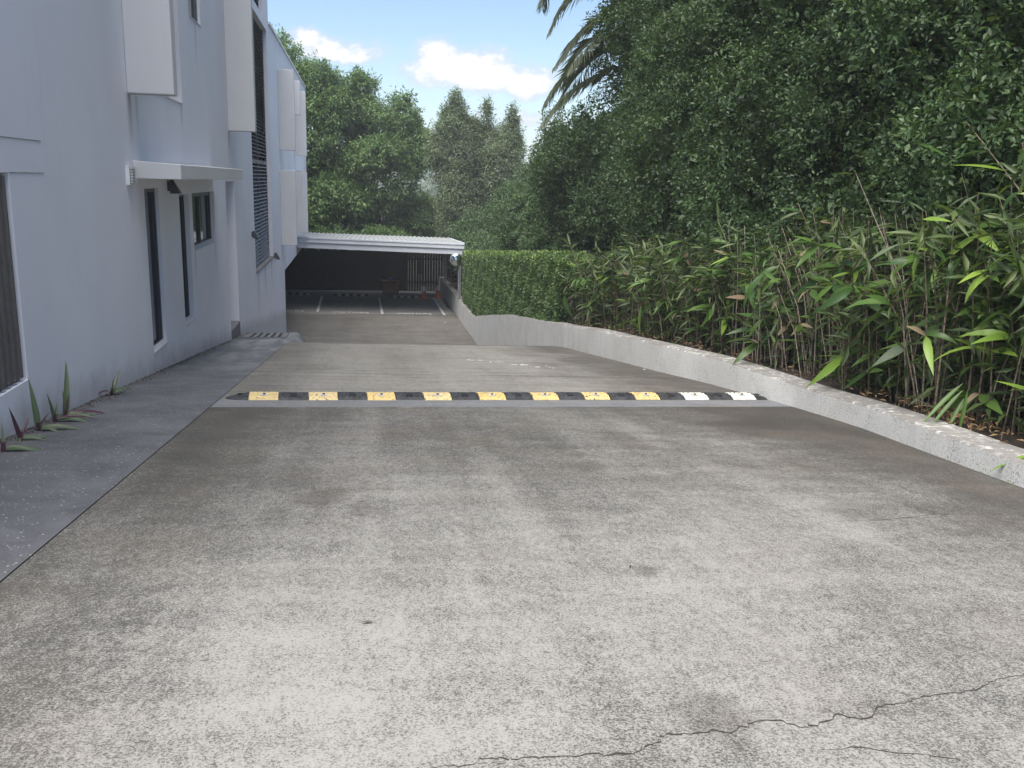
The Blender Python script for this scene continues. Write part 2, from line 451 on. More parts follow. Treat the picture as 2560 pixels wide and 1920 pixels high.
M['leaf_h'] = leaf_mat('hedge_leaf', (0.06, 0.12, 0.048), (0.23, 0.34, 0.085), 0.45, 0.25)
M['leaf_p'] = leaf_mat('palm_leaflet', (0.10, 0.125, 0.085), (0.22, 0.245, 0.17), 0.5, 0.4)
M['leaf_b'] = leaf_mat('bamboo_leaf', (0.038, 0.092, 0.022), (0.135, 0.24, 0.05), 0.38, 0.3, attr=False)
M['leaf_s'] = leaf_mat('small_bamboo_leaf', (0.03, 0.06, 0.018), (0.115, 0.165, 0.048), 0.48, 0.26)
M['leaf_by'] = leaf_mat('young_bamboo_leaf', (0.17, 0.29, 0.04), (0.28, 0.42, 0.07), 0.4, 0.3, attr=False)
M['leaf_d'] = leaf_mat('dry_bamboo_leaf', (0.20, 0.14, 0.085), (0.33, 0.26, 0.16), 0.7, 0.2, attr=False, tcol=(0.3, 0.18, 0.08))
M['leaf_g'] = leaf_mat('oyster_leaf_green', (0.06, 0.10, 0.05), (0.12, 0.15, 0.08), 0.4, 0.15, attr=False)
M['leaf_v'] = leaf_mat('oyster_leaf_purple', (0.06, 0.022, 0.04), (0.11, 0.035, 0.06), 0.4, 0.15, attr=False, tcol=(0.2, 0.03, 0.08))
M['litter'] = leaf_mat('leaf_litter', (0.09, 0.055, 0.03), (0.27, 0.17, 0.085), 0.8, 0.1, tcol=(0.3, 0.15, 0.05))

# ------------------------------------------------------------------ ground profile
def lerp_tab(x, tab, k):
    if x <= tab[0][0]: return tab[0][k]
    for a, b in zip(tab, tab[1:]):
        if x <= b[0]:
            return a[k] + (b[k] - a[k]) * (x - a[0]) / (b[0] - a[0])
    return tab[-1][k]

def sstep(x, a, b):
    t = min(1.0, max(0.0, (x - a) / (b - a))); return t * t * (3 - 2 * t)

FLOOR = -5.2
_prof = []
_z = -1.088 - 0.115 * 15.0; _y = 15.0
while _y < 32:
    s = 0.115 + (0.232 - 0.115) * sstep(_y, 15.4, 17.6)
    s *= 1 - 0.9 * sstep(-_z, 4.95, 5.3)
    _prof.append((_y, _z)); _y += 0.1; _z -= 0.1 * s
_zend = _prof[-1][1]
def gz(x, y):
    cross = -0.02 * x * (1 - sstep(y, 15, 22))
    if y <= 15: return -1.088 - 0.115 * y + cross
    zz = lerp_tab(y, _prof, 1) if y < _prof[-1][0] else _zend
    zz = FLOOR + (zz - FLOOR) * 1.0
    return max(FLOOR, zz) + (cross if y < 22 else 0)

# retaining wall: (y, x of the face, z of the top)
WALL = [(0.5, 3.42, -1.28), (3.0, 3.72, -1.42), (4.37, 3.86, -1.52), (5.38, 4.0, -1.61), (6.6, 4.18, -1.735), (8.0, 4.24, -1.86), (10.0, 4.2, -1.98), (11.4, 4.08, -2.11),
        (14.2, 3.95, -2.37), (16.3, 3.84, -2.61), (20.3, 3.83, -3.08), (22.5, 3.86, -3.35), (25.2, 3.86, -3.76), (29.65, 3.86, -4.48), (43.0, 3.86, -4.48)]
def wx(y): return lerp_tab(y, WALL, 1)
def wz(y): return lerp_tab(y, WALL, 2)

def sheet(name, xs_fn, ys, mat, zoff=0.0, nx=8, zf=gz):
    mb = MB()
    rows = []
    for y in ys:
        x0, x1 = xs_fn(y)
        row = []
        for i in range(nx + 1):
            x = x0 + (x1 - x0) * i / nx
            row.append(len(mb.v)); mb.v.append((x, y, zf(x, y) + zoff))
        rows.append(row)
    for a, b in zip(rows, rows[1:]):
        for i in range(nx):
            mb.f.append((a[i], a[i + 1], b[i + 1], b[i]))
    return tag(mb.build(name, mat, smooth=True), kind='structure')

def ys(a, b, step=0.5):
    n = max(1, int(round((b - a) / step)))
    return [a + (b - a) * i / n for i in range(n + 1)]

EDGE = -1.25
G = 0.0035
# base sheet below everything, out to the horizon
mb = MB(); mb.quad((-900, -900, -6.4), (900, -900, -6.4), (900, 900, -6.4), (-900, 900, -6.4))
tag(mb.build('ground', M['earth']), kind='structure')
sheet('driveway_base', lambda y: (-2.4, wx(y) + 0.1), ys(-30, 31, 0.5), M['earth'], -0.03)
def strip_y(x, front): return (7.62 if front else 8.12) + 0.045 * (x + 1)
# slabs: their edges follow the joints
def slab(name, ya, yb, mat, step=0.5, x0=EDGE + G):
    """ya/yb are functions of x"""
    mb = MB(); nx = 12; n = max(2, int((yb(1) - ya(1)) / step)); rows = []
    for j in range(n + 1):
        row = []
        for i in range(nx + 1):
            f = i / nx
            ym = ya(1) + (yb(1) - ya(1)) * j / n
            x = x0 + (wx(ym) + 0.02 - x0) * f
            y = ya(x) + (yb(x) - ya(x)) * j / n
            row.append(len(mb.v)); mb.v.append((x, y, gz(x, y)))
        rows.append(row)
    for a, b in zip(rows, rows[1:]):
        for i in range(nx): mb.f.append((a[i], a[i + 1], b[i + 1], b[i]))
    for r, flip in ((rows[0], True), (rows[-1], False)):
        for i in range(nx):
            a, b = r[i], r[i + 1]
            n0 = len(mb.v)
            for k in (a, b): mb.v.append((mb.v[k][0], mb.v[k][1], mb.v[k][2] - 0.05))
            mb.f.append((a, n0, n0 + 1, b) if flip else (a, b, n0 + 1, n0))
    return tag(mb.build(name, mat, smooth=False), kind='structure')
sf = lambda x: strip_y(x, True)
sb = lambda x: strip_y(x, False)
jt = lambda x: 10.62 - 0.05 * (x - 0.4)
slab('driveway_slab', lambda x: -30.0, lambda x: sf(x) - G, M['drive'], 0.5)
slab('channel_strip', sf, sb, M['strip'], 0.25)
slab('driveway_slab', lambda x: sb(x) + G, lambda x: jt(x) - G, M['drive_far'], 0.4)
slab('driveway_slab', lambda x: jt(x) + G * 8, lambda x: 16.1, M['drive_far'], 0.4)
# ramp and parking floor
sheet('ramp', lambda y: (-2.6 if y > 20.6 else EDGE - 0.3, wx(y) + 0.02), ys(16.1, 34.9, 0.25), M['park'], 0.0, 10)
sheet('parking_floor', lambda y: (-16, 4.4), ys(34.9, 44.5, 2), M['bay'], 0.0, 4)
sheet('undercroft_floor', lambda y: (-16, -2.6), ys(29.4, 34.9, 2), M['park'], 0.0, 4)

mb = MB(); mb.quad((-40, -30, 2.37), (-2.325, -30, 2.37), (-2.325, 2.59, -1.38), (-40, 2.59, -1.38))
tag(mb.build('forecourt', M['drive_far']), kind='structure')
# path beside the building; past the crest it stays up as a landing with rounded edges
def pz_top(y): return -1.088 - 0.115 * y + 0.036
def pathz(x, y):
    if y < 15.2: return gz(x, y)
    z0 = pz_top(y) + (-0.02 * (x + 1.8)) * (1 - sstep(y, 15.2, 17))
    d = max(0.0, x - EDGE + 0.05) * 1.0
    e = max(0.0, y - 19.2)
    q = math.hypot(d * 1.9, e)
    drop = 0.9 * q * q / (q + 0.25)
    return max(z0 - drop, gz(x, y) - 0.04)
def path_x(y):
    return (-2.32, EDGE - G) if y <= 15.2 else (-2.32, EDGE - G + 0.42 * sstep(y, 15.2, 18.5))
sheet('path', path_x, ys(-30, 15.2, 0.5) + ys(15.3, 22.0, 0.12), M['path'], 0.0, 26, zf=pathz)
# verge beyond the garden wall and distant terrain
sheet('garden_bed', lambda y: (wx(y) + 0.2, 9.5), ys(-2, 44, 1.0), M['soil'], -0.05, 8, zf=lambda x, y: wz(y) - 0.02 + 0.05 * math.sin(3 * x + 2.1 * y))
mb = MB()
hx = [-260 + 13 * i for i in range(50)]
def hill_h(x): return 13 + 5 * math.sin(x * 0.021 + 1) + 2.2 * math.sin(x * 0.09) + 0.9 * math.sin(x * 0.41)
for i in range(len(hx) - 1):
    a, b = hx[i], hx[i + 1]
    mb.quad((a, 330, -6.5), (b, 330, -6.5), (b, 380, -6 + 0.8 * hill_h(b)), (a, 380, -6 + 0.8 * hill_h(a)))
    mb.quad((a, 380, -6 + 0.8 * hill_h(a)), (b, 380, -6 + 0.8 * hill_h(b)), (b, 520, -6 + hill_h(b)), (a, 520, -6 + hill_h(a)))
tag(mb.build('hills', M['hill'], smooth=True), kind='structure')

# ------------------------------------------------------------------ building
WX = -2.3
bld = empty('office_building', (WX, 16, -3))
bld_inv = Vector((-WX, -16, 3))
tag(bld, 'white rendered two storey office building with vertical fins along the driveway', 'building')
def B_(mb, name, mat, parent=None, **kw):
    """build in world coordinates, parented to the building"""
    o = mb.build(name, mat, parent or bld, **kw)
    if (parent or bld) is bld: o.location = bld_inv
    return o

# holes in the wall: y0, y1, z0, z1, depth of the reveal
H_shutter = (3.6, 6.57, -1.455, -0.03, 0.055)
H_side = (10.46, 11.17, -2.025, -0.18, 0.075)
H_narrow = (12.41, 13.1, -2.025, -0.28, 0.10)
H_win = (13.35, 15.35, -1.09, -0.275, 0.10)
H_entry = (16.72, 17.9, -3.3, -0.12, 0.85)
H_louv = (21.1, 25.45, -2.175, 3.72, 0.13)
H_louv2 = (22.2, 24.6, 3.94, 5.6, 0.13)
H_small = (13.8, 14.8, 2.16, 4.2, 0.075)
H_fin1 = (10.35, 12.99, 0.9, 4.6, 0.22)
HOLES = [H_shutter, H_side, H_narrow, H_win, H_entry, H_louv, H_louv2, H_small, H_fin1]
def wall_grid(y0, y1, z0, z1, holes):
    mb = MB()
    Y = sorted({y0, y1, *[h[0] for h in holes], *[h[1] for h in holes]})
    Z = sorted({z0, z1, *[h[2] for h in holes], *[h[3] for h in holes]})
    for a, b in zip(Y, Y[1:]):
        for c, d in zip(Z, Z[1:]):
            my, mz = (a + b) / 2, (c + d) / 2
            if any(h[0] < my < h[1] and h[2] < mz < h[3] for h in holes): continue
            mb.quad((WX, a, c), (WX, b, c), (WX, b, d), (WX, a, d))
    for (a, b, c, d, dp) in holes:
        xi = WX - dp
        mb.quad((WX, a, c), (xi, a, c), (xi, b, c), (WX, b, c))
        mb.quad((WX, a, d), (WX, b, d), (xi, b, d), (xi, a, d))
        mb.quad((WX, a, c), (WX, a, d), (xi, a, d), (xi, a, c))
        mb.quad((WX, b, c), (xi, b, c), (xi, b, d), (WX, b, d))
    return mb
TOPZ = 6.3  # unseen roof height, set low to let more light onto the drive
mb = wall_grid(2.6, 26.0, -6.3, TOPZ, HOLES)  # unseen near end stops short so light reaches the kerb and foreground
mb.quad((WX, 26, 3.9), (WX - 12, 26, 3.9), (WX - 12, 26, TOPZ), (WX, 26, TOPZ))
mb.quad((WX, 2.6, -6.3), (WX, 2.6, TOPZ), (WX - 12, 2.6, TOPZ), (WX - 12, 2.6, -6.3))
mb.quad((WX, 2.6, TOPZ), (WX, 26, TOPZ), (WX - 12, 26, TOPZ), (WX - 12, 2.6, TOPZ))
mb.quad((WX - 12, 2.6, -6.3), (WX - 12, 2.6, TOPZ), (WX - 12, 26, TOPZ), (WX - 12, 26, -6.3))
B_(mb, 'front_wall', M['render'])
# the lower block behind: full height to the corner, then carried over the car park
mb = MB()
Bz = 3.96
mb.quad((WX, 26, -6.3), (WX, 29.3, -6.3), (WX, 29.3, -2.95), (WX, 26, -2.95))
mb.quad((WX, 26, -2.95), (WX, 43.4, -2.95), (WX, 43.4, Bz), (WX, 26, Bz))
mb.quad((WX, 29.3, -6.3), (WX - 0.35, 29.3, -6.3), (WX - 0.35, 29.3, -2.95), (WX, 29.3, -2.95))
mb.quad((WX - 0.35, 26, -6.3), (WX - 0.35, 26, -2.95), (WX - 0.35, 29.3, -2.95), (WX - 0.35, 29.3, -6.3))
mb.quad((WX, 29.3, -2.95), (WX - 12, 29.3, -2.95), (WX - 12, 43.4, -2.95), (WX, 43.4, -2.95))
mb.quad((WX, 43.4, -2.95), (WX - 12, 43.4, -2.95), (WX - 12, 43.4, Bz), (WX, 43.4, Bz))
mb.quad((WX, 26, Bz), (WX, 43.4, Bz), (WX - 12, 43.4, Bz), (WX - 12, 26, Bz))
mb.quad((WX - 12, 26, -6.3), (WX - 12, 26, Bz), (WX - 12, 43.4, Bz), (WX - 12, 43.4, -6.3))
B_(mb, 'rear_wall', M['render'])
mb = MB().box(WX - 12, WX - 0.36, 26.0, 26.3, -6.3, -2.97); B_(mb, 'undercroft_wall', M['interior'])
mb = MB(); mb.box(WX - 12, WX + 0.05, 26.002, 43.46, Bz + 0.002, Bz + 0.07); B_(mb, 'roof_capping', M['fascia'])
mb = MB(); mb.box(WX - 0.3, WX + 0.03, 43.41, 43.5, 3.1, 3.95); B_(mb, 'downpipe_box', M['fascia'])

def fin(y, z0, z1, t=0.18, dep=0.48):
    B_(MB().box(WX - 0.0, WX + dep, y, y + t, z0, z1), 'sun_fin', M['fin'], bevel=0.012)
fin(9.97, 0.78, 5.9, 0.2, 0.46)
fin(17.37, 0.777, 5.9, 0.2, 0.48)
for y, a, b in ((28.62, 0.77, 3.12), (31.65, 2.02, 3.11), (34.98, 0.76, 3.08), (28.36, -2.09, 0.18), (31.45, -0.86, 0.16), (34.8, -2.08, 0.17)):
    fin(y, a, b, 0.16, 0.47)
for y in (28.95, 31.95, 35.3):                      # small brackets at the fin heads
    for z in (0.02,):
        B_(MB().box(WX + 0.1, WX + 0.42, y, y + 0.1, z, z + 0.16), 'fin_bracket', M['alu'])
for y in (33.2, 36.6):
    o = B_(MB().box(WX - 0.01, WX + 0.02, y, y + 1.3, 2.3, 3.6), 'clerestory_window', M['dark_frame'])
    MB().box(WX + 0.022, WX + 0.026, y + 0.06, y + 1.24, 2.36, 3.54).build('pane', M['glass'], o)

def sill(h, t=0.0):
    pass
def window(h, mat_frame, name='window', bar=0.05, split=None, inset=0.0, z_low=None):
    a, b, c, d, dp = h
    xi = WX - dp
    mb = MB()
    x0, x1 = xi - 0.03, xi + 0.035
    mb.box(x0, x1, a + 0.002, a + bar, c + 0.002, d - 0.002); mb.box(x0, x1, b - bar, b - 0.002, c + 0.002, d - 0.002)
    mb.box(x0, x1, a + bar, b - bar, c + 0.002, c + bar); mb.box(x0, x1, a + bar, b - bar, d - bar, d - 0.002)
    if split:
        for s in split:
            yy = a + (b - a) * s; mb.box(x0, x1 - 0.004, yy - 0.025, yy + 0.025, c + bar, d - bar)
    o = B_(mb, name, mat_frame)
    MB().hexa([(xi + 0.036, a + 0.003, c + 0.002), (WX + 0.012, a + 0.003, c + 0.002), (WX + 0.012, b - 0.003, c + 0.002), (xi + 0.036, b - 0.003, c + 0.002),
               (xi + 0.036, a + 0.003, c + 0.055), (WX + 0.012, a + 0.003, c + 0.012), (WX + 0.012, b - 0.003, c + 0.012), (xi + 0.036, b - 0.003, c + 0.055)]).build('sill', M['fin'], o)
    MB().box(xi - 0.012, xi - 0.002, a + bar * 0.6, b - bar * 0.6, c + bar * 0.6, d - bar * 0.6).build('pane', M['glass'], o)
    return o
window(H_side, M['dark_frame'], 'sidelight_window', 0.045)
window(H_narrow, M['dark_frame'], 'narrow_window', 0.035)
window(H_win, M['dark_frame'], 'window', 0.06, (0.5,))
window(H_small, M['alu'], 'small_window', 0.05)
window(H_fin1, M['dark_frame'], 'tall_window', 0.06, (0.5,))
# pale room seen through the sliding window: blind behind the glass is the reflection's source
# entry recess: door at the back and the step in front
a, b, c, d, dp = H_entry
o = B_(MB().box(WX - dp - 0.05, WX - dp + 0.02, a + 0.003, b - 0.003, -2.81, d - 0.003), 'entry_door', M['fin'])
MB().box(WX - dp + 0.02, WX - dp + 0.07, b - 0.16, b - 0.12, -1.95, -1.65).build('handle', M['steel'], o)
B_(MB().box(WX - dp + 0.0, WX + 0.012, a + 0.004, b - 0.004, -3.3, -2.81), 'entry_step', M['strip'], bevel=0.006)

# slatted shutter in the near opening
a, b, c, d, dp = H_shutter
o = B_(MB().box(WX - dp - 0.05, WX - dp, a + 0.002, b - 0.002, c + 0.002, d - 0.002), 'shutter_panel', M['batten'])
y = a + 0.02
bm = MB(); 
bm.v = [(0, 0, c + 0.03), (0.012, 0.012, c + 0.03), (0.045, 0.02, c + 0.03), (0.045, 0.06, c + 0.03), (0.012, 0.068, c + 0.03), (0, 0.08, c + 0.03)]
bm.v += [(p[0], p[1], d - 0.02) for p in bm.v]
bm.f = [(i, i + 1, i + 7, i + 6) for i in range(5)] + [(5, 4, 3, 2, 1, 0), (6, 7, 8, 9, 10, 11)]
bme = bm.mesh('shutter_batten', M['batten'])
while y + 0.08 < b:
    q = link('shutter_batten', bme, o, (WX - dp + 0.001, y, 0)); y += 0.105

# canopy
canopy = B_(MB().hexa([(WX + 0.0, 10.0, -0.07), (WX + 0.48, 10.0, -0.068), (WX + 0.48, 15.25, -0.068), (WX + 0.0, 15.25, -0.07),
                       (WX + 0.0, 10.0, 0.115), (WX + 0.48, 10.0, 0.085), (WX + 0.48, 15.25, 0.085), (WX + 0.0, 15.25, 0.115)]), 'entry_canopy', M['fin'], bevel=0.006)
for yy in (11.65,):
    MB().box(WX + 0.02, WX + 0.478, yy, yy + 0.006, 0.117, 0.12).build('flashing_joint', M['alu'], canopy)

# vent grille
vent = B_(MB().box(WX, WX + 0.035, 9.70, 9.955, -0.135, 0.055), 'vent_grille', M['vent'])
sl = MB().box(0, 0.03, 0.0, 0.2, 0, 0.008).mesh('vent_slat', M['vent'])
gap = MB().box(WX + 0.034, WX + 0.038, 9.725, 9.93, -0.115, 0.035).build('vent_opening', M['void'], vent)
for i in range(10):
    link('vent_slat', sl, vent, (WX + 0.03, 9.728, -0.112 + i * 0.0152))

# louvred windows: one blade per slat, two bays
def louvre(h, name, y_mul):
    a, b, c, d, dp = h
    xi = WX - dp
    o = B_(MB().box(xi - 0.09, xi - 0.07, a + 0.002, b - 0.002, c + 0.002, d - 0.002), name, M['louvre_back'])
    fr = MB(); fr.box(xi - 0.02, xi + 0.03, a + 0.002, a + 0.05, c + 0.002, d - 0.002); fr.box(xi - 0.02, xi + 0.03, b - 0.05, b - 0.002, c + 0.002, d - 0.002)
    for s in y_mul: fr.box(xi - 0.02, xi + 0.036, s - 0.02, s + 0.02, c + 0.002, d - 0.002)
    fr.box(xi - 0.02, xi + 0.028, a + 0.05, b - 0.05, c + 0.002, c + 0.06)
    if d - c > 4: fr.box(xi - 0.02, xi + 0.04, a + 0.05, b - 0.05, 0.28, 0.37)
    fr.build('louvre_frame', M['louvre'], o)
    edges = [a + 0.05] + list(y_mul) + [b - 0.05]
    for y0, y1 in zip(edges, edges[1:]):
        L = y1 - y0 - 0.03
        bl = MB().hexa([(0.045, 0, -0.022), (0.05, 0, -0.018), (0.05, L, -0.018), (0.045, L, -0.022), (-0.03, 0, 0.03), (-0.026, 0, 0.034), (-0.026, L, 0.034), (-0.03, L, 0.03)]).mesh('louvre_blade', M['louvre'])
        z = c + 0.1
        while z < d - 0.05:
            if not (d - c > 4 and 0.25 < z < 0.40):
                link('louvre_blade', bl, o, (xi, y0 + 0.015, z))
            z += 0.088
louvre(H_louv, 'louvred_window', (23.2,))
louvre(H_louv2, 'upper_louvred_window', (23.3,))
sm = B_(MB().box(WX - 0.12, WX + 0.025, H_louv[0] - 0.02, H_louv[1] + 0.02, H_louv[2] - 0.03, H_louv[2] + 0.004), 'window_sill', M['strip'])
# thin lines scored in the render near the shutter, and the patched line of the old ground level
for z, y0, y1 in ((0.2, 3.0, 7.25), (-0.03, 6.575, 7.26)):
    B_(MB().box(WX - 0.002, WX + 0.004, y0, y1, z - 0.002, z + 0.002), 'scored_line', M['alu'])

# wall lamps: things fixed to the wall
def wall_lamp(y, z, label, s=1.0):
    r = empty('wall_lamp', (WX, y, z)); tag(r, label, 'wall lamp')
    MB().box(0.002, 0.03 * s, -0.05 * s, 0.05 * s, -0.06 * s, 0.06 * s).build('back_plate', M['dark_frame'], r)
    MB().hexa([(0.03 * s, -0.05 * s, -0.09 * s), (0.15 * s, -0.07 * s, -0.09 * s), (0.15 * s, 0.07 * s, -0.09 * s), (0.03 * s, 0.05 * s, -0.09 * s),
               (0.03 * s, -0.03 * s, 0.08 * s), (0.06 * s, -0.03 * s, 0.08 * s), (0.06 * s, 0.03 * s, 0.08 * s), (0.03 * s, 0.03 * s, 0.08 * s)]).build('lamp_shade', M['dark_frame'], r)
wall_lamp(11.75, -0.16, 'dark wedge shaped wall lamp under the small white canopy', 1.0)
wall_lamp(20.5, -1.28, 'small dark wall lamp at the near side of the tall louvred window', 1.0)
wall_lamp(25.75, -2.19, 'small dark wall lamp low beside the far end of the louvre sill', 1.1)

# ------------------------------------------------------------------ retaining wall
rw = empty('retaining_wall', (4.0, 16, -3)); rw_inv = Vector((-4.0, -16, 3))
tag(rw, 'low white rendered retaining wall along the right edge of the driveway', 'wall')
J = [-4.0, 7.3, 13.9, 20.3, 29.65, 43.0]
for a, b in zip(J, J[1:]):
    yy = ys(a + 0.006, b - 0.006, 0.4); mb = MB(); T = 0.27; cch = 0.015
    for y in yy:
        x, z = wx(y), wz(y) + 0.004 * math.sin(2.3 * y)
        zb = min(gz(x, y), FLOOR if y > 24 else 9) - 0.3
        mb.v += [(x, y, zb), (x, y, z - cch), (x + cch, y, z), (x + T - 0.02, y, z + 0.004), (x + T, y, z - 0.02), (x + T, y, zb)]
    for j in range(len(yy) - 1):
        for k in range(5):
            q = j * 6 + k; mb.f.append((q, q + 1, q + 7, q + 6))
    mb.f.append((0, 5, 4, 3, 2, 1)); n = (len(yy) - 1) * 6; mb.f.append((n, n + 1, n + 2, n + 3, n + 4, n + 5))
    o = mb.build('wall_section', M['kerb'], rw); o.location = rw_inv

# crack across the near slab: a ribbon lying in the surface
CR_ = [(0.10, 1.73), (0.174, 1.748), (0.249, 1.748), (0.274, 1.771), (0.326, 1.764), (0.357, 1.758), (0.416, 1.762), (0.545, 1.758), (0.628, 1.746), (0.704, 1.792), (0.736, 1.824), (0.798, 1.82), (0.859, 1.83), (0.901, 1.811), (0.943, 1.84),
       (1.005, 1.864), (1.042, 1.864), (1.09, 1.826), (1.138, 1.82), (1.221, 1.872), (1.286, 1.839), (1.373, 1.902), (1.453, 1.913), (1.518, 1.938), (1.57, 1.94), (1.701, 1.958), (1.792, 2.008), (1.9, 2.03), (2.05, 2.12), (2.2, 2.15)]
def crack(pts, wmax, sub=5):
    P = []
    for (a, b) in zip(pts, pts[1:]):
        for i in range(sub):
            t = i / sub
            P.append((a[0] + (b[0] - a[0]) * t + random.gauss(0, 0.003), a[1] + (b[1] - a[1]) * t + random.gauss(0, 0.004)))
    mb = MB()
    for i, p in enumerate(P):
        hw = wmax * (0.25 + 0.75 * random.random()) * (0.35 + math.sin(math.pi * i / len(P)) * 0.65)
        z = gz(*p) + 0.0015
        mb.v += [(p[0] - hw * 0.3, p[1] - hw, z), (p[0] + hw * 0.3, p[1] + hw, z)]
    for i in range(len(P) - 1): mb.f.append((2 * i, 2 * i + 2, 2 * i + 3, 2 * i + 1))
    return mb
slab_o = bpy.data.objects['driveway_slab']
crack(CR_, 0.0042).build('crack', M['crack'], slab_o)
crack([(1.05, 1.72), (1.2, 1.70), (1.33, 1.66), (1.42, 1.62)], 0.002).build('crack', M['crack'], slab_o)
crack([(2.2, 3.7), (2.6, 3.72), (2.9, 3.8), (3.1, 3.78)], 0.003).build('crack', M['crack'], slab_o)
crack([(1.55, 4.1), (1.5, 4.35), (1.56, 4.6), (1.45, 4.8)], 0.004).build('crack', M['crack'], slab_o)

# scraped white marks on the second slab and a few pale flecks
mb = MB()
for (cx, cy, n, sx) in ((1.68, 12.84, 4, 0.22), (2.0, 12.5, 5, 0.25), (2.3, 12.1, 8, 0.3), (2.6, 11.7, 4, 0.2)):
    for i in range(n):
        x, y = cx + random.gauss(0, sx * 0.4), cy + random.gauss(0, 0.06)
        L, W = random.uniform(0.01, 0.05), random.uniform(0.006, 0.02)
        z = gz(x, y) + 0.004
        mb.quad((x - L, y - W, z), (x + L, y - W * 0.4, z), (x + L * 0.8, y + W, z), (x - L * 0.7, y + W * 0.6, z))
tag(mb.build('paint_scrape', M['line'], bpy.data.objects['driveway_slab.002']), kind='stuff')
def fleck(x, y, s, mat, name, label):
    z = gz(x, y) + 0.004
    mb = MB(); mb.v = [(-s, 0, 0.001), (-0.2 * s, -0.35 * s, 0.15 * s), (s, 0.1 * s, 0.003), (0.1 * s, 0.4 * s, 0.2 * s), (0, 0, 0.08 * s)]
    mb.f = [(0, 1, 4), (1, 2, 4), (2, 3, 4), (3, 0, 4)]
    o = mb.build(name, mat, None, loc=(x, y, z)); o.rotation_euler = (0, 0, random.uniform(0, 6))
    tag(o, label, 'leaf', 'fallen leaves on the concrete')
fleck(0.02, 2.62, 0.022, M['bark'], 'fallen_leaf', 'small curled brown leaf lying alone on the near slab')
fleck(1.05, 3.1, 0.014, M['crack'], 'fallen_leaf', 'small black fleck of leaf in the middle of the near slab')
for x, y, lb in ((3.23, 32.8, 'pale fallen leaf below the end of the rightmost bay line'), (3.7, 32.1, 'pale fallen leaf right against the foot of the far retaining wall'), (3.17, 31.3, 'pale fallen leaf lying alone in mid ramp, nearest of the far ones')):
    fleck(x, y, 0.06, M['line'], 'fallen_leaf', lb)
fleck(3.95, 11.6, 0.04, M['line'], 'fallen_leaf', 'pale scrap lying at the foot of the white wall past the speed bump')

# ------------------------------------------------------------------ drain grate
gr = empty('drain_grate', (-1.78, 17.9, pathz(-1.78, 17.9) + 0.004))
gr.rotation_euler = (math.atan(-0.115), 0, R(2))
tag(gr, 'rusty drain grate with six bars at the end of the path', 'drain grate')
MB().box(-0.36, 0.36, -0.75, 0.75, 0.0, 0.004).build('pit', M['void'], gr)
fr = MB(); fr.box(-0.40, -0.36, -0.79, 0.79, 0, 0.014); fr.box(0.36, 0.40, -0.79, 0.79, 0, 0.014); fr.box(-0.36, 0.36, -0.79, -0.75, 0, 0.014); fr.box(-0.36, 0.36, 0.75, 0.79, 0, 0.014)
fr.build('grate_frame', M['strip'], gr)
bar = MB().box(-0.035, 0.035, -0.75, 0.75, 0.004, 0.016).mesh('grate_bar', M['strip'])
for i in range(6): link('grate_bar', bar, gr, (-0.325 + 0.13 * i, 0, 0))

# ------------------------------------------------------------------ speed bump
A = Vector((-0.99, 8.07, 0)); Bv = Vector((4.1, 8.36, 0))
dirb = (Bv - A).normalized(); Lb = (Bv - A).length
sb_root = empty('speed_bump', (A.x, A.y, gz(A.x, A.y)), math.atan2(dirb.y, dirb.x))
tag(sb_root, 'rubber speed bump of yellow, white and black blocks across the driveway', 'speed bump')
slope_x = (gz(Bv.x, Bv.y) - gz(A.x, A.y)) / Lb
PROF = [(0.0, 0.0), (0.004, 0.014), (0.05, 0.034), (0.12, 0.050), (0.175, 0.054), (0.23, 0.050), (0.30, 0.034), (0.346, 0.014), (0.35, 0.0)]
MODL = Lb / 19
def module_mesh(name, mat, L):
    """moulded block: arched section with raised crossing ribs"""
    mb = MB(); nx, ny = 24, 16
    def h(v):
        return lerp_tab(v, PROF, 1)
    for j in range(ny + 1):
        v = 0.35 * j / ny
        for i in range(nx + 1):
            u = 0.004 + (L - 0.008) * i / nx
            rib = 0.0
            if 2 <= j <= ny - 2:
                a = (u / 0.052 + v / 0.075) % 1.0; b = (u / 0.052 - v / 0.075) % 1.0
                rib = 0.006 if (min(a, 1 - a) < 0.2 or min(b, 1 - b) < 0.2) else 0.0
            mb.v.append((u, v, max(h(v), 0.001) - 0.006 + rib if 0 < j < ny else 0.0 + (0.0)))
    for j in range(ny):
        for i in range(nx):
            q = j * (nx + 1) + i; mb.f.append((q, q + 1, q + nx + 2, q + nx + 1))
    n = len(mb.v)
    for i in (0, nx):
        col_ = [j * (nx + 1) + i for j in range(ny + 1)]
        mb.f.append(tuple(col_) if i else tuple(col_[::-1]))
    return mb.mesh(name, mat)
me_y = module_mesh('yellow_block', M['yellow'], MODL)
me_w = module_mesh('white_block', M['white'], MODL)
me_k = module_mesh('black_block', M['rubber'], MODL)
plate = MB().box(-0.028, 0.028, -0.03, 0.03, 0, 0.006).mesh('bolt_plate', M['steel'])
plate_k = MB().box(-0.03, 0.03, -0.035, 0.035, 0, 0.005).mesh('bolt_recess', M['void'])
boltm = MB().lathe([(0.012, 0), (0.012, 0.012), (0.0, 0.013)], seg=8).mesh('bolt', M['rust'])
def bump_z(u): 
    p = A + dirb * u
    return gz(p.x, p.y) - gz(A.x, A.y)
tilt = math.atan(-0.115)
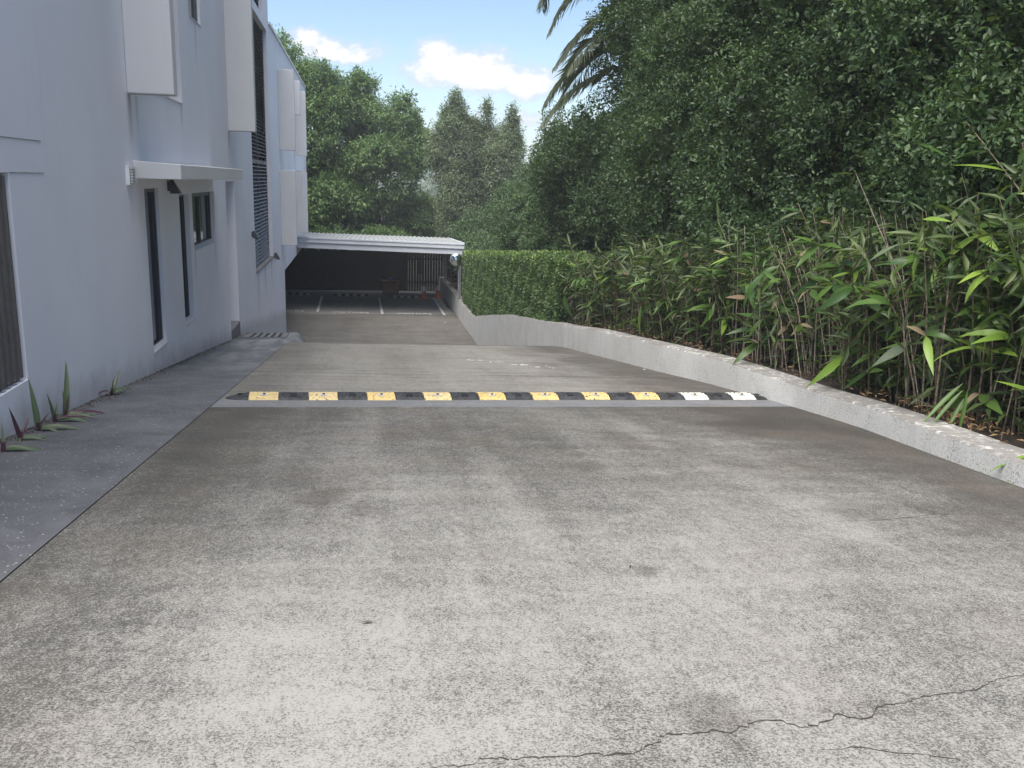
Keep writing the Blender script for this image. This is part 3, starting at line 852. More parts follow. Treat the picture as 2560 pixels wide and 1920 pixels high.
for k in range(19):
    u = k * MODL
    light = k % 2 == 0
    me = me_k if not light else (me_w if k >= 16 else me_y)
    o = link(me.name, me, sb_root, (u, random.uniform(-0.011, 0.011), bump_z(u) + 0.001))
    o.rotation_euler = (tilt, -math.atan(slope_x), random.uniform(-0.006, 0.006))
    if light:
        pl = link('bolt_plate', plate, o, (MODL / 2, 0.085, 0.039)); pl.rotation_euler = (0.24, 0, 0)
        link('bolt', boltm, o, (MODL / 2 + 0.004, 0.085, 0.044))
    else:
        pl = link('bolt_recess', plate_k, o, (MODL / 2, 0.085, 0.040)); pl.rotation_euler = (0.24, 0, 0)
def end_cap(u, sgn):
    mb = MB()
    rows = []
    for i in range(9):
        t = i / 8
        s = math.sqrt(max(0, 1 - t * t))
        row = []
        for (v, h) in PROF:
            row.append(len(mb.v)); mb.v.append((sgn * 0.2 * t, 0.175 + (v - 0.175) * (0.35 + 0.65 * s), h * (1 - 0.85 * t)))
        rows.append(row)
    for a, b in zip(rows, rows[1:]):
        for i in range(len(PROF) - 1):
            mb.f.append((a[i], a[i + 1], b[i + 1], b[i]) if sgn < 0 else (a[i], b[i], b[i + 1], a[i + 1]))
    o = mb.build('end_cap', M['rubber'], sb_root, smooth=True, loc=(u, 0, bump_z(u) + 0.001))
    o.rotation_euler = (tilt, -math.atan(slope_x), 0)
    MB().lathe([(0.03, 0), (0.03, 0.006), (0.0, 0.004)], (sgn * 0.075, 0.15, 0.038), seg=10).build('bolt_recess', M['void'], o)
end_cap(0.0, -1); end_cap(Lb, 1)

# ------------------------------------------------------------------ carport
cp = empty('carport', (0.8, 37, FLOOR)); cp_inv = Vector((-0.8, -37, -FLOOR))
tag(cp, 'flat carport with ribbed metal roof and pale fascia beam over the visitor bays', 'carport')
def C_(mb, name, mat, **kw):
    o = mb.build(name, mat, cp, **kw); o.location = cp_inv; return o
FL, FR = Vector((-2.27, 35.3, -2.256)), Vector((4.04, 34.0, -2.32))
BL, BR = Vector((-2.24, 42.1, -2.5)), Vector((4.22, 41.8, -2.61))
def along(t, dz=0, dy=0): 
    p = FL.lerp(FR, t); return (p.x, p.y + dy, p.z + dz)
def beam(name, z0, z1, y0, y1, mat, x_in=0.0):
    pts = []
    for z in (z0, z1):
        for t, dy in ((0, y0), (1 - x_in, y0), (1 - x_in, y1), (0, y1)):
            pts.append(along(t, z, dy))
    return C_(MB().hexa(pts), name, mat, bevel=0.006)
beam('gutter', -0.20, 0.0, -0.09, 0.03, M['fascia'])
beam('gutter_lip', -0.055, 0.012, -0.115, -0.092, M['fascia'])
beam('fascia_beam', -0.42, -0.202, -0.03, 0.06, M['fascia'], 0.008)
# ribbed roof: trapezoid ribs running front to back
nrib = 34
mb = MB(); rows = [[], []]
for i in range(nrib):
    for (o_, h_) in ((0.0, 0), (0.62, 0), (0.70, 0.035), (0.88, 0.035), (0.96, 0)):
        t = (i + o_) / nrib
        f = FL.lerp(FR, t); b = BL.lerp(BR, t)
        rows[0].append(len(mb.v)); mb.v.append((f.x, f.y + 0.0, f.z - 0.02 + h_))
        rows[1].append(len(mb.v)); mb.v.append((b.x, b.y, b.z + h_))
for i in range(len(rows[0]) - 1): mb.f.append((rows[0][i], rows[0][i + 1], rows[1][i + 1], rows[1][i]))
o = C_(mb, 'roof_sheet', M['roof'])
so = o.modifiers.new('thickness', 'SOLIDIFY'); so.thickness = 0.004
C_(MB().hexa([FR + Vector((-0.03, 0.0, -0.2)), FR + Vector((0.03, 0.0, -0.2)), BR + Vector((0.03, 0, -0.2)), BR + Vector((-0.03, 0, -0.2)),
              FR + Vector((-0.03, 0.0, 0.03)), FR + Vector((0.03, 0.0, 0.03)), BR + Vector((0.03, 0, 0.03)), BR + Vector((-0.03, 0, 0.03))]), 'barge_board', M['fascia'])

for t in (0.25, 0.5, 0.75):
    f = FL.lerp(FR, t); b = BL.lerp(BR, t)
    C_(MB().hexa([f + Vector((-.04, .1, -.24)), f + Vector((.04, .1, -.24)), b + Vector((.04, 0, -.24)), b + Vector((-.04, 0, -.24)),
                  f + Vector((-.04, .1, -.05)), f + Vector((.04, .1, -.05)), b + Vector((.04, 0, -.05)), b + Vector((-.04, 0, -.05))]), 'rafter', M['post'])
C_(MB().box(3.88, 3.98, 39.9, 40.0, FLOOR, -2.66), 'post', M['post'])
C_(MB().box(3.88, 3.98, 34.2, 34.3, -4.55, -2.7), 'post', M['post'])

# painted bays and words on the parking floor
pk = bpy.data.objects['parking_floor']
def pline(x, y0, y1, w=0.1, dx=0.0):
    MB().hexa([(x - w / 2, y0, FLOOR), (x + w / 2, y0, FLOOR), (x + w / 2 + dx, y1, FLOOR), (x - w / 2 + dx, y1, FLOOR),
               (x - w / 2, y0, FLOOR + 0.004), (x + w / 2, y0, FLOOR + 0.004), (x + w / 2 + dx, y1, FLOOR + 0.004), (x - w / 2 + dx, y1, FLOOR + 0.004)]).build('painted_line', M['line'], pk)
pline(-1.57, 35.5, 40.3); pline(0.96, 34.98, 40.1); pline(3.4, 34.75, 40.0)
def word(txt, x0, x1, y, skew):
    cu = bpy.data.curves.new('painted_word', 'FONT')
    cu.body = txt; cu.size = 0.3; cu.extrude = 0.002
    ob = bpy.data.objects.new('painted_word', cu); col.objects.link(ob)
    dg = bpy.context.evaluated_depsgraph_get()
    me = bpy.data.meshes.new_from_object(ob.evaluated_get(dg))
    bpy.data.objects.remove(ob)
    xs = [v.co.x for v in me.vertices]; wdt = max(xs) - min(xs)
    for v in me.vertices:
        v.co.x = (v.co.x - min(xs)) * (x1 - x0) / wdt
        v.co.y = v.co.y * 1.35 + v.co.x * skew
    me.materials.clear(); me.materials.append(M['line'])
    o = link('painted_word', me, pk, (x0, y, FLOOR + 0.003)); return o
word('VISITORS', -1.0, 0.44, 35.32, -0.15)
word('VISITORS', 1.52, 2.91, 34.98, -0.08)
word('VISITORS', -3.62, -2.1, 35.7, -0.1)

# wheel stops
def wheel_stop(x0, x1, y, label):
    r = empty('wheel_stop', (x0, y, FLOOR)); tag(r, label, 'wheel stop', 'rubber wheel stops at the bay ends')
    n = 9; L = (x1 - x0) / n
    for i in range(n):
        mt = M['rubber'] if i % 2 == 0 else M['shaded_yellow']
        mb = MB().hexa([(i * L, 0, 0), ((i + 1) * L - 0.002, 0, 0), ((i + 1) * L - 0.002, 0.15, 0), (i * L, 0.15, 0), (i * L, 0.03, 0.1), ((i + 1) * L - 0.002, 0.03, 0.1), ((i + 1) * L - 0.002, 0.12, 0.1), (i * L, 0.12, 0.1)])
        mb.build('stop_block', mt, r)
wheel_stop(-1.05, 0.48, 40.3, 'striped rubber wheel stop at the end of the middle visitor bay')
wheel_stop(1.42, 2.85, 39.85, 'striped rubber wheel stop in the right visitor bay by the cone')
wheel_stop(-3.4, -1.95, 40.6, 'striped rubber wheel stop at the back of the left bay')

# cones
def cone(x, y, label):
    r = empty('traffic_cone', (x, y, FLOOR), random.uniform(0, 1)); tag(r, label, 'traffic cone', 'orange traffic cones in the carport')
    MB().box(-0.19, 0.19, -0.19, 0.19, 0, 0.035).build('cone_base', M['orange'], r, bevel=0.01)
    MB().lathe([(0.135, 0.035), (0.095, 0.32)], seg=18).build('cone_body', M['orange'], r, smooth=True)
    MB().lathe([(0.097, 0.32), (0.055, 0.58)], seg=18).build('reflective_band', M['whiteplast'], r, smooth=True)
    MB().lathe([(0.054, 0.58), (0.035, 0.70), (0.0, 0.705)], seg=18).build('cone_tip', M['orange'], r, smooth=True)
cone(2.95, 39.7, 'brightest orange traffic cone with white band, left of the other')
cone(3.62, 40.2, 'dim orange traffic cone close to the retaining wall')
# orange barrow tub with a blue lid piece
r = empty('storage_tub', (1.5, 41.0, FLOOR)); tag(r, 'orange plastic tub standing in the dark carport', 'tub')
MB().hexa([(-0.36, -0.25, 0.04), (0.36, -0.25, 0.04), (0.36, 0.25, 0.04), (-0.36, 0.25, 0.04), (-0.42, -0.3, 0.62), (0.42, -0.3, 0.62), (0.42, 0.3, 0.62), (-0.42, 0.3, 0.62)]).build('tub_body', M['tub'], r, bevel=0.06)
MB().box(-0.44, 0.44, -0.32, 0.32, 0.62, 0.66).build('rim', M['tub'], r, bevel=0.015)
MB().box(-0.12, 0.1, -0.1, 0.1, 0.66, 0.80).build('lid_handle', M['blue'], r, bevel=0.02)
# paling fence behind the car park; the right bays have gaps between palings
fe = empty('paling_fence', (0, 42.3, FLOOR)); tag(fe, 'dark timber paling fence behind the carport with light between boards', 'fence')
for z in (0.4, 1.5): MB().box(-9, 6.4, 0.03, 0.08, z, z + 0.08).build('rail', M['paling'], fe)
x = -9.0
while x < 6.4:
    wide = 0.117 if 2.2 < x < 4.0 else 0.1277
    h = 1.95 + random.uniform(-0.06, 0.06)
    MB().box(x, x + wide, 0, 0.022, 0.02, h).build('paling', M['paling'], fe)
    x += 0.128 if x < 1.6 else 0.128
# convex mirror
mr = empty('convex_mirror', (3.74, 33.7, wz(33.7))); tag(mr, 'round convex traffic mirror on a pole at the hedge end', 'mirror')
H = 1.56
MB().tube([(0.1, 0.12, 0), (0.1, 0.12, H + 0.05)], 0.03, 8).build('pole', M['post'], mr)
disc = MB().lathe([(0.0, -0.07), (0.1, -0.06), (0.2, -0.03), (0.235, 0.0)], (0, 0, H), 28, 'Y').build('mirror_face', M['mirror'], mr, smooth=True)
MB().lathe([(0.235, -0.015), (0.26, -0.01), (0.26, 0.03), (0.0, 0.05)], (0, 0, H), 28, 'Y').build('mirror_rim', M['post'], mr, smooth=True)

# ------------------------------------------------------------------ foliage engine
def nrm(a): return a / np.maximum(np.linalg.norm(a, axis=-1, keepdims=True), 1e-6)
def leaves_mesh(name, P, D, N, L, W, var, mat):
    n = len(P)
    D = nrm(D); S = nrm(np.cross(D, N)); N2 = np.cross(S, D)
    L = L[:, None]; W = W[:, None]
    V = np.empty((n, 4, 3), np.float32)
    V[:, 0] = P
    V[:, 1] = P + D * L * 0.48 + S * W * 0.5 + N2 * W * 0.16
    V[:, 2] = P + D * L - N2 * L * 0.10
    V[:, 3] = P + D * L * 0.48 - S * W * 0.5 + N2 * W * 0.16
    me = bpy.data.meshes.new(name)
    me.vertices.add(4 * n); me.vertices.foreach_set('co', V.reshape(-1))
    b = (np.arange(n) * 4)[:, None]
    F = np.concatenate([b + np.array([[0, 1, 2]]), b + np.array([[0, 2, 3]])], 1).reshape(-1)
    me.loops.add(6 * n); me.loops.foreach_set('vertex_index', F.astype(np.int32))
    me.polygons.add(2 * n); me.polygons.foreach_set('loop_start', (np.arange(2 * n) * 3).astype(np.int32))
    me.update(calc_edges=True)
    at = me.attributes.new('var', 'FLOAT', 'POINT')
    at.data.foreach_set('value', np.repeat(var, 4).astype(np.float32))
    me.materials.append(mat)
    me.validate(clean_customdata=False)
    return me

def lump(p, s, seed=0.0):
    x, y, z = p[:, 0] * s + seed, p[:, 1] * s + 1.7 * seed, p[:, 2] * s
    return (np.sin(x + 1.3 * np.sin(y * 1.1 + z)) + np.sin(1.7 * y + 1.1 * np.sin(z * 1.3)) + np.sin(1.9 * z + 1.2 * np.sin(x * 1.2))) / 3

def billow(lobes, k, f, seed, shrink=0.82):
    """each lobe becomes a core carrying smaller round heads"""
    gg = random.Random(seed); out = []
    for c, r in lobes:
        out.append((c, tuple(q * shrink for q in r)))
        for i in range(k):
            zz = gg.uniform(-0.75, 1.0); a = gg.uniform(0, 6.283); s_ = math.sqrt(1 - zz * zz)
            q = gg.uniform(f * 0.75, f * 1.2)
            out.append(((c[0] + r[0] * .82 * s_ * math.cos(a), c[1] + r[1] * .82 * s_ * math.sin(a), c[2] + r[2] * .82 * zz), (r[0] * q, r[1] * q, r[2] * q * 0.85)))
    return out

def crown(lobes, n_twigs, per, L, W, spread, mat, parent, name='crown', inner=0.35, droop=0.1, seed=1, lumpy=0.16, ls=2.0, thin=0.25, keep=None, zcut=None):
    """leaves in twig clusters over the shells of overlapping lobes; a share of larger leaves fills the inside"""
    g = np.random.default_rng(seed)
    lob = np.array([[*c, *r] for c, r in lobes], float)
    area = (lob[:, 3] * lob[:, 4] + lob[:, 4] * lob[:, 5] + lob[:, 3] * lob[:, 5]); area /= area.sum()
    idx = g.choice(len(lob), n_twigs * 2, p=area)
    u = nrm(g.normal(size=(n_twigs * 2, 3)))
    c = lob[idx, :3]; r = lob[idx, 3:]
    p0 = c + u * r
    f = 1 + lumpy * lump(p0, ls, seed) - np.abs(g.normal(size=len(u))) * 0.10
    deep = g.random(len(u)) < inner
    f = np.where(deep, g.uniform(0.35, 0.85, len(u)), f)
    p = c + u * r * f[:, None]
    inside = np.zeros(len(p), bool)
    for q in range(len(lob)):
        dd = np.linalg.norm((p - lob[q, :3]) / lob[q, 3:], axis=1)
        inside |= (dd < 0.72) & (idx != q)
    hole = (lump(p, ls * 1.9, seed + 5) < -0.42) & (g.random(len(p)) < thin * 2) & ~deep
    ok = ~(inside & ~deep) & ~hole
    if keep is not None: ok &= keep(p)
    p, u, deep = p[ok][:n_twigs], u[ok][:n_twigs], deep[ok][:n_twigs]
    n = len(p)
    tw = nrm(u * 0.8 + g.normal(size=(n, 3)) * 0.45 + np.array([0, 0, 0.25]))
    tv = g.normal(size=n) * 0.20 + 0.40 + (g.random(n) < 0.07) * 0.45
    P = np.repeat(p, per, 0); T = np.repeat(tw, per, 0); U = np.repeat(u, per, 0); DP = np.repeat(deep, per)
    k = g.random((n * per, 1))
    rad = nrm(g.normal(size=(n * per, 3)))
    P = P + T * (k - 0.5) * spread * 1.6 + rad * spread * 0.38 * g.random((n * per, 1))
    D = nrm(T * 0.55 + rad * 0.9 + np.array([0, 0, -droop]))
    N = nrm(U * 0.5 + np.array([0, 0, 0.75]) + g.normal(size=(n * per, 3)) * 0.45)
    sz = g.uniform(0.65, 1.2, n * per) * np.where(DP, 1.5, 1.0)
    var = np.clip(np.repeat(tv, per) + g.normal(size=n * per) * 0.16, 0, 1)
    return link(name, leaves_mesh(name, P, D, N, L * sz, W * sz, var, mat), parent)

def trunk(parent, base, top, r, mat, limbs=5, seed=0, name='trunk'):
    g = random.Random(seed); mb = MB()
    base, top = Vector(base), Vector(top)
    pts = [base.lerp(top, t) + Vector((g.uniform(-1, 1), g.uniform(-1, 1), 0)) * r * (1.2 if 0 < t < 1 else 0) for t in (0, .25, .5, .75, 1)]
    mb.tube(pts, [r * 1.25, r, r * .85, r * .65, r * .3], 8)
    for i in range(limbs):
        t = 0.3 + 0.65 * i / max(1, limbs - 1); p = base.lerp(top, t); a = g.uniform(0, 6.28); L = (top - base).length * g.uniform(.08, .16)
        q = p + Vector((math.cos(a) * L, math.sin(a) * L, L * g.uniform(.4, .9)))
        mb.tube([p, p.lerp(q, .5) + Vector((0, 0, .1 * L)), q], [r * .45, r * .3, r * .1], 6)
    return mb.build(name, mat, parent, smooth=True)

# ---- the tall screen of trees behind the garden bed
def screen_tree(x, y, zb, zt, rx, ry, label, seed, n, L=0.075, per=16, lobes_extra=()):
    base = wz(y) - 0.1
    t = empty('screen_tree', (x, y, base)); tag(t, label, 'tree', 'tall evergreen screen trees behind the garden bed')
    loc = Vector((0, 0, -base))
    h = zt - zb; g = random.Random(seed)
    lobes = []
    nz = max(2, int(h / 1.5))
    for i in range(nz):
        zc = zb + h * (i + 0.5) / nz - base
        for k in range(2):
            lobes.append(((g.uniform(-.3, .1), (k - 0.5) * ry * 0.9 + g.uniform(-.3, .3), zc + g.uniform(-.25, .25)), (rx * g.uniform(.85, 1.12), ry * g.uniform(.6, .8), h / nz * g.uniform(.72, .95))))
    lobes += [((c[0] - x, c[1] - y, c[2] - base), r) for c, r in lobes_extra]
    deep_l = [((c[0] + 1.1, c[1], c[2]), r) for c, r in lobes]
    crown(deep_l, 900, 12, 0.26, 0.15, 0.35, M['leaf_r'], t, name='inner_foliage', seed=seed + 50, inner=0.6, thin=0)
    crown(billow(lobes, 7, 0.42, seed, 0.88), int(n * 1.3), per, L * 0.82, L * 0.42, 0.17, M['leaf_r'], t, seed=seed, ls=3.0, lumpy=0.17, inner=0.25, thin=0.35, keep=lambda p: (p[:, 0] < 0.7))
    trunk(t, (0.3, 0, 0), (0.2, 0.1, h * 0.8 + zb - base), 0.11, M['bark'], 6, seed)
screen_tree(6.35, 5.6, -0.75, 6.2, 1.35, 1.9, 'dark glossy screen tree at the far right edge, nearest the viewer', 11, 5200, 0.07)
screen_tree(6.3, 8.8, -0.75, 6.8, 1.35, 1.9, 'dark screen tree rising above the tallest bent bamboo stems', 12, 5200, 0.07)
screen_tree(6.3, 12.2, -1.0, 7.4, 1.35, 2.0, 'dark screen tree behind the thick bamboo clump with dead canes', 13, 5200, 0.075)
screen_tree(6.3, 16.0, -1.25, 7.6, 1.4, 2.2, 'dark screen tree behind the thin end of the bamboo', 14, 5200, 0.08)
screen_tree(6.6, 19.8, -1.5, 7.4, 1.3, 2.05, 'tall screen tree at the left end of the row, palm fronds beside it', 15, 5000, 0.085)
screen_tree(6.2, 25.6, -2.4, 1.0, 1.3, 2.3, 'lower dark tree above the middle of the clipped hedge', 16, 3200, 0.09, lobes_extra=[((5.35, 24.0, 0.6), (0.8, 1.2, 0.8)), ((5.7, 24.8, 0.9), (0.7, 1.2, 0.75))])
screen_tree(6.0, 31.0, -3.4, -0.7, 1.3, 2.2, 'lowest blue green bushy tree just behind the left end of the hedge', 17, 2600, 0.09)

# ---- trees beyond the carport
def far_tree(name, label, cat, pos, lobes, n, L, mat, seed, tr=0.25, per=14, W=0.42, spread=0.32, group=None, bil=(6, 0.42, 0.85), **kw):
    t = empty(name, pos); tag(t, label, cat, group)
    loc_l = [((c[0] - pos[0], c[1] - pos[1], c[2] - pos[2]), r) for c, r in lobes]
    crown(billow(loc_l, bil[0], bil[1], seed, bil[2]), n, per, L, L * W, spread, mat, t, seed=seed, **kw)
    top = max(c[2] - r[2] * 0.2 for c, r in lobes) - pos[2]
    trunk(t, (0, 0.3, 0), (0.2, 0.3, top), tr, M['bark'], 6, seed)
    return t
LT = [(-3.93, 4.5, 2.6), (-2.5, 3.8, 2.1), (-1.03, 3.6, 1.85), (0.34, 4.55, 1.0), (0.4, 3.3, 1.2), (2.03, 2.9, 1.75), (2.5, 1.5, 1.75), (-1.93, 0.49, 3.0), (1.27, -0.05, 2.6), (2.8, -1.9, 1.35), (-3.65, -1.25, 2.8), (-0.69, -2.46, 2.6), (2.2, -3.2, 1.6)]
far_tree('broadleaf_tree', 'big deep green leafy tree with billowing crown behind the carport', 'tree', (-0.5, 50.5, -5.4),
         [((x, 50 + 0.5 * math.sin(3 * x), z), (r * .92, r, r * .92)) for x, z, r in LT], 11500, 0.19, M['leaf_m'], 21, 0.35, W=0.36, spread=0.36, ls=1.5, lumpy=0.08, inner=0.22, droop=0.45, thin=0.2, bil=(9, 0.4, 0.82))
MT = [('left', 4.85, [((4.85, 46, 1.2), (1.2, 1.1, 2.75)), ((4.95, 46, 3.3), (0.34, .4, 0.95)), ((4.5, 46, 2.7), (0.3, .4, 0.9)), ((5.35, 46, 2.6), (0.28, .35, 0.9)), ((4.1, 46, 1.4), (0.3, .4, 1.1)), ((5.1, 46, -1.5), (1.1, 1.3, 2.2))], 'left upright olive green tree in the gap, with a wispy top', 31),
      ('mid', 6.3, [((6.25, 46.5, 0.5), (1.3, 1.1, 2.6)), ((6.55, 46.5, 3.05), (0.25, .3, 0.95)), ((6.05, 46.5, 2.3), (0.32, .4, 0.9)), ((6.9, 46.5, 1.9), (0.28, .35, 0.9)), ((6.0, 46.3, -2.2), (1.7, 1.4, 2.2))], 'middle upright olive green tree with one thin pointed leader', 32),
      ('right', 7.7, [((7.5, 46, 0.4), (1.15, 1.1, 2.4)), ((7.9, 46, 2.75), (0.24, .3, 1.0)), ((7.45, 46, 1.9), (0.3, .4, 0.9)), ((8.2, 46, 1.5), (0.25, .35, 1.0)), ((7.4, 46, -2.4), (1.6, 1.4, 2.2))], 'right upright olive green tree with sparse feathery tip, by the palm side', 33)]
for _, x, lobes, lab, sd_ in MT:
    far_tree('columnar_tree', lab, 'tree', (x, 46.3, -5.4), lobes, 4600, 0.12, M['leaf_o'], sd_, 0.14, W=0.34, spread=0.36, group='upright olive green trees beyond the carport', ls=2.6, lumpy=0.3, inner=0.25, thin=0.45, bil=(6, 0.4, 0.9))
far_tree('shrub', 'dark rounded shrub between the olive trees and the screen trees', 'shrub', (8.2, 40, -5.4), [((8.17, 40, -0.35), (1.2, 1.2, 1.15)), ((7.86, 40, -1.9), (1.4, 1.3, 1.5)), ((9.2, 39.5, -1.0), (1.4, 1.3, 1.5))], 2600, 0.11, M['leaf_r'], 41, 0.1)
far_tree('shrub', 'dark bushy shrub above the right end of the carport roof', 'shrub', (5.6, 41, -5.4), [((5.4, 41, -2.6), (1.4, 1.2, 1.4)), ((6.9, 41, -2.4), (1.4, 1.2, 1.5)), ((6.2, 41, -3.8), (1.8, 1.2, 1.4))], 2600, 0.11, M['leaf_r'], 42, 0.1)
far_tree('shrub', 'pale yellow green shrub low in the gap between the two tree groups', 'shrub', (3.7, 52, -5.4), [((3.9, 53, -1.6), (1.1, 1.0, 1.1)), ((4.2, 53, -3.0), (1.3, 1.0, 1.4))], 1300, 0.13, M['leaf_h'], 43, 0.1)
far_tree('shrub', 'shaded shrub leaning over the fence at the back of the carport', 'shrub', (-2, 44.5, -5.4), [((-4.5, 44.3, -3.2), (2.0, 0.9, 1.0)), ((-1.5, 44.3, -3.3), (2.0, 0.9, 1.0)), ((1.3, 44.3, -3.2), (1.5, 0.9, 0.9))], 2200, 0.12, M['leaf_m'], 44, 0.1)
far_tree('shrub', 'dark shrub behind the retaining wall inside the carport', 'shrub', (5.0, 38, -4.6), [((5.1, 38, -3.3), (0.85, 2.2, 1.2)), ((5.2, 40.5, -3.2), (0.9, 2, 1.2))], 1500, 0.11, M['leaf_r'], 45, 0.1)
# far-off wood
gx = np.random.default_rng(5)
lobes = [((x, 190 + gx.uniform(-8, 8), gx.uniform(-6.5, -2.5)), (gx.uniform(4, 8), 5, gx.uniform(3.5, 7.5))) for x in np.arange(-30, 62, 5.0)]
o = crown(lobes, 3500, 10, 0.9, 0.5, 1.1, M['leaf_o'], None, name='distant_wood', seed=6, inner=0.3)
tag(o, kind='stuff')

# ---- clipped hedge along the wall
hg = empty('clipped_hedge', (4.4, 24.5, -3.4)); tag(hg, 'neatly clipped green hedge with yellow green top behind the retaining wall', 'hedge')
g = np.random.default_rng(77)
def hedge_leaves(n, inner):
    y = 17.2 + g.random(n) * 16.3
    base = np.array([wz(v) for v in y]); top = -0.0772 * y - 0.05
    top = top + 0.05 * np.sin(y * 2.1) + 0.04 * np.sin(y * 5.3 + 1)
    x0 = np.array([wx(v) for v in y]) + 0.10
    which = g.random(n)
    P = np.zeros((n, 3)); O = np.zeros((n, 3))
    d = np.abs(g.normal(size=n)) * 0.05 if not inner else g.uniform(0.08, 0.35, n)
    zz = base - 0.05 + (top - base + 0.05) * g.random(n)
    f = which < 0.68; tp = (which >= 0.68) & (which < 0.92); en = which >= 0.92
    P[f] = np.stack([x0[f] + d[f] + 0.045 * lump(np.stack([y[f] * 0, y[f], zz[f] * 1.3], 1), 4.5), y[f], zz[f]], 1); O[f] = (-1, 0, 0)
    P[tp] = np.stack([x0[tp] + g.random(tp.sum()) * 1.0, y[tp], top[tp] - d[tp]], 1); O[tp] = (0, 0, 1)
    ye = 33.5 - d[en]; ze = -4.5 + 1.85 * g.random(en.sum())
    P[en] = np.stack([3.96 + g.random(en.sum()) * 1.0, ye, ze], 1); O[en] = (0, 1, 0)
    D = nrm(O * 0.7 + g.normal(size=(n, 3)) * 0.7 + np.array([0, 0, 0.35])); N = nrm(O * 0.6 + np.array([0, 0, .6]) + g.normal(size=(n, 3)) * 0.5)
    up = np.clip(1 - (top - P[:, 2]) / 0.28, 0, 1)
    var = np.clip(0.22 + 0.62 * up ** 1.5 * (0.5 + 0.5 * np.sin(y * 2.3 + 1)) + g.normal(size=n) * 0.15 + 0.12 * np.sin(3.1 * y) * np.sin(4 * zz), 0, 1)
    s = g.uniform(0.7, 1.25, n) * (1.5 if inner else 1)
    return P - np.array([4.4, 24.5, -3.4]), D, N, 0.058 * s, 0.032 * s, var
a_ = hedge_leaves(62000, False); b_ = hedge_leaves(22000, True)
link('foliage', leaves_mesh('foliage', *[np.concatenate([p, q]) for p, q in zip(a_, b_)], M['leaf_h']), hg)
mb = MB()
for i in range(60):
    y = 16.5 + 17 * i / 60; x = wx(y) + 0.5
    mb.tube([(x - 4.4, y - 24.5, wz(y) + 3.3), (x - 4.4 + random.uniform(-.2, .2), y - 24.5 + random.uniform(-.2, .2), -0.0772 * y - 0.3 + 3.4)], 0.018, 5)
tag(mb.build('stems', M['bark'], hg), kind='stuff')

# ---- reed fence behind the bamboo
rf = empty('reed_fence', (5.55, 11, -2)); tag(rf, 'old brown reed fence standing in shade behind the bamboo', 'fence')
canes = [MB().tube([(0, 0, 0), (random.uniform(-.01, .01), random.uniform(-.015, .015), 1)], 0.041, 6).mesh('cane', M['cane']) for _ in range(4)]
y = 3.2; k = 0
while y < 19.2 and k < 290:
    q = link('cane', canes[k % 4], rf, (random.uniform(-.012, .012), y - 11, wz(y) - 0.1 + 2)); q.scale = (0.7, 1, 1.35 + random.uniform(-.06, .06))
    y += 0.083; k += 1
for z in (0.35, 1.05):
    MB().tube([(0.05, yy - 11, wz(yy) + z + 2) for yy in (3.2, 8, 12, 16, 19.2)], 0.02, 5).build('rail', M['cane'], rf)

# ------------------------------------------------------------------ bamboo
def blade(L, W, curl, seg=5, fold=0.22):
    """lance-shaped leaf lying along +Y, curling down, folded on its midrib"""
    mb = MB()
    wd = [0.10, 0.85, 1.0, 0.78, 0.42, 0.0]
    y = z = 0.0; a = 0.0
    for i in range(seg + 1):
        hw = W / 2 * wd[i]
        mb.v += [(-hw, y, z + hw * fold), (0, y, z), (hw, y, z + hw * fold)]
        a -= curl / seg
        y += L / seg * math.cos(a); z += L / seg * math.sin(a)
    for i in range(seg):
        q = 3 * i; mb.f += [(q, q + 1, q + 4, q + 3), (q + 1, q + 2, q + 5, q + 4)]
    return mb
BL_ = {}
for key, mat in (('g', M['leaf_b']), ('y', M['leaf_by']), ('d', M['leaf_d'])):
    BL_[key] = [blade(l, w_, c, fold=f).mesh('leaf', mat, True) for (l, w_, c, f) in ((.30, .052, .5, .25), (.27, .058, .9, .2), (.26, .04, .2, .3), (.33, .054, 1.2, .2), (.27, .064, .3, .15), (.22, .045, 1.6, .5))]
def leaf_obj(parent, key, p, d, up, s=1.0, k=None, thin=1.0):
    d = Vector(d).normalized(); up = Vector(up)
    x = d.cross(up)
    if x.length < 1e-3: x = Vector((1, 0, 0))
    x.normalize(); n = x.cross(d)
    o = link('leaf', BL_[key][random.randrange(6) if k is None else k], parent)
    mm = Matrix((x, d, n)).transposed().to_4x4(); mm.translation = Vector(p)
    o.matrix_local = mm @ Matrix.Diagonal((s * thin, s, s, 1))
    return o
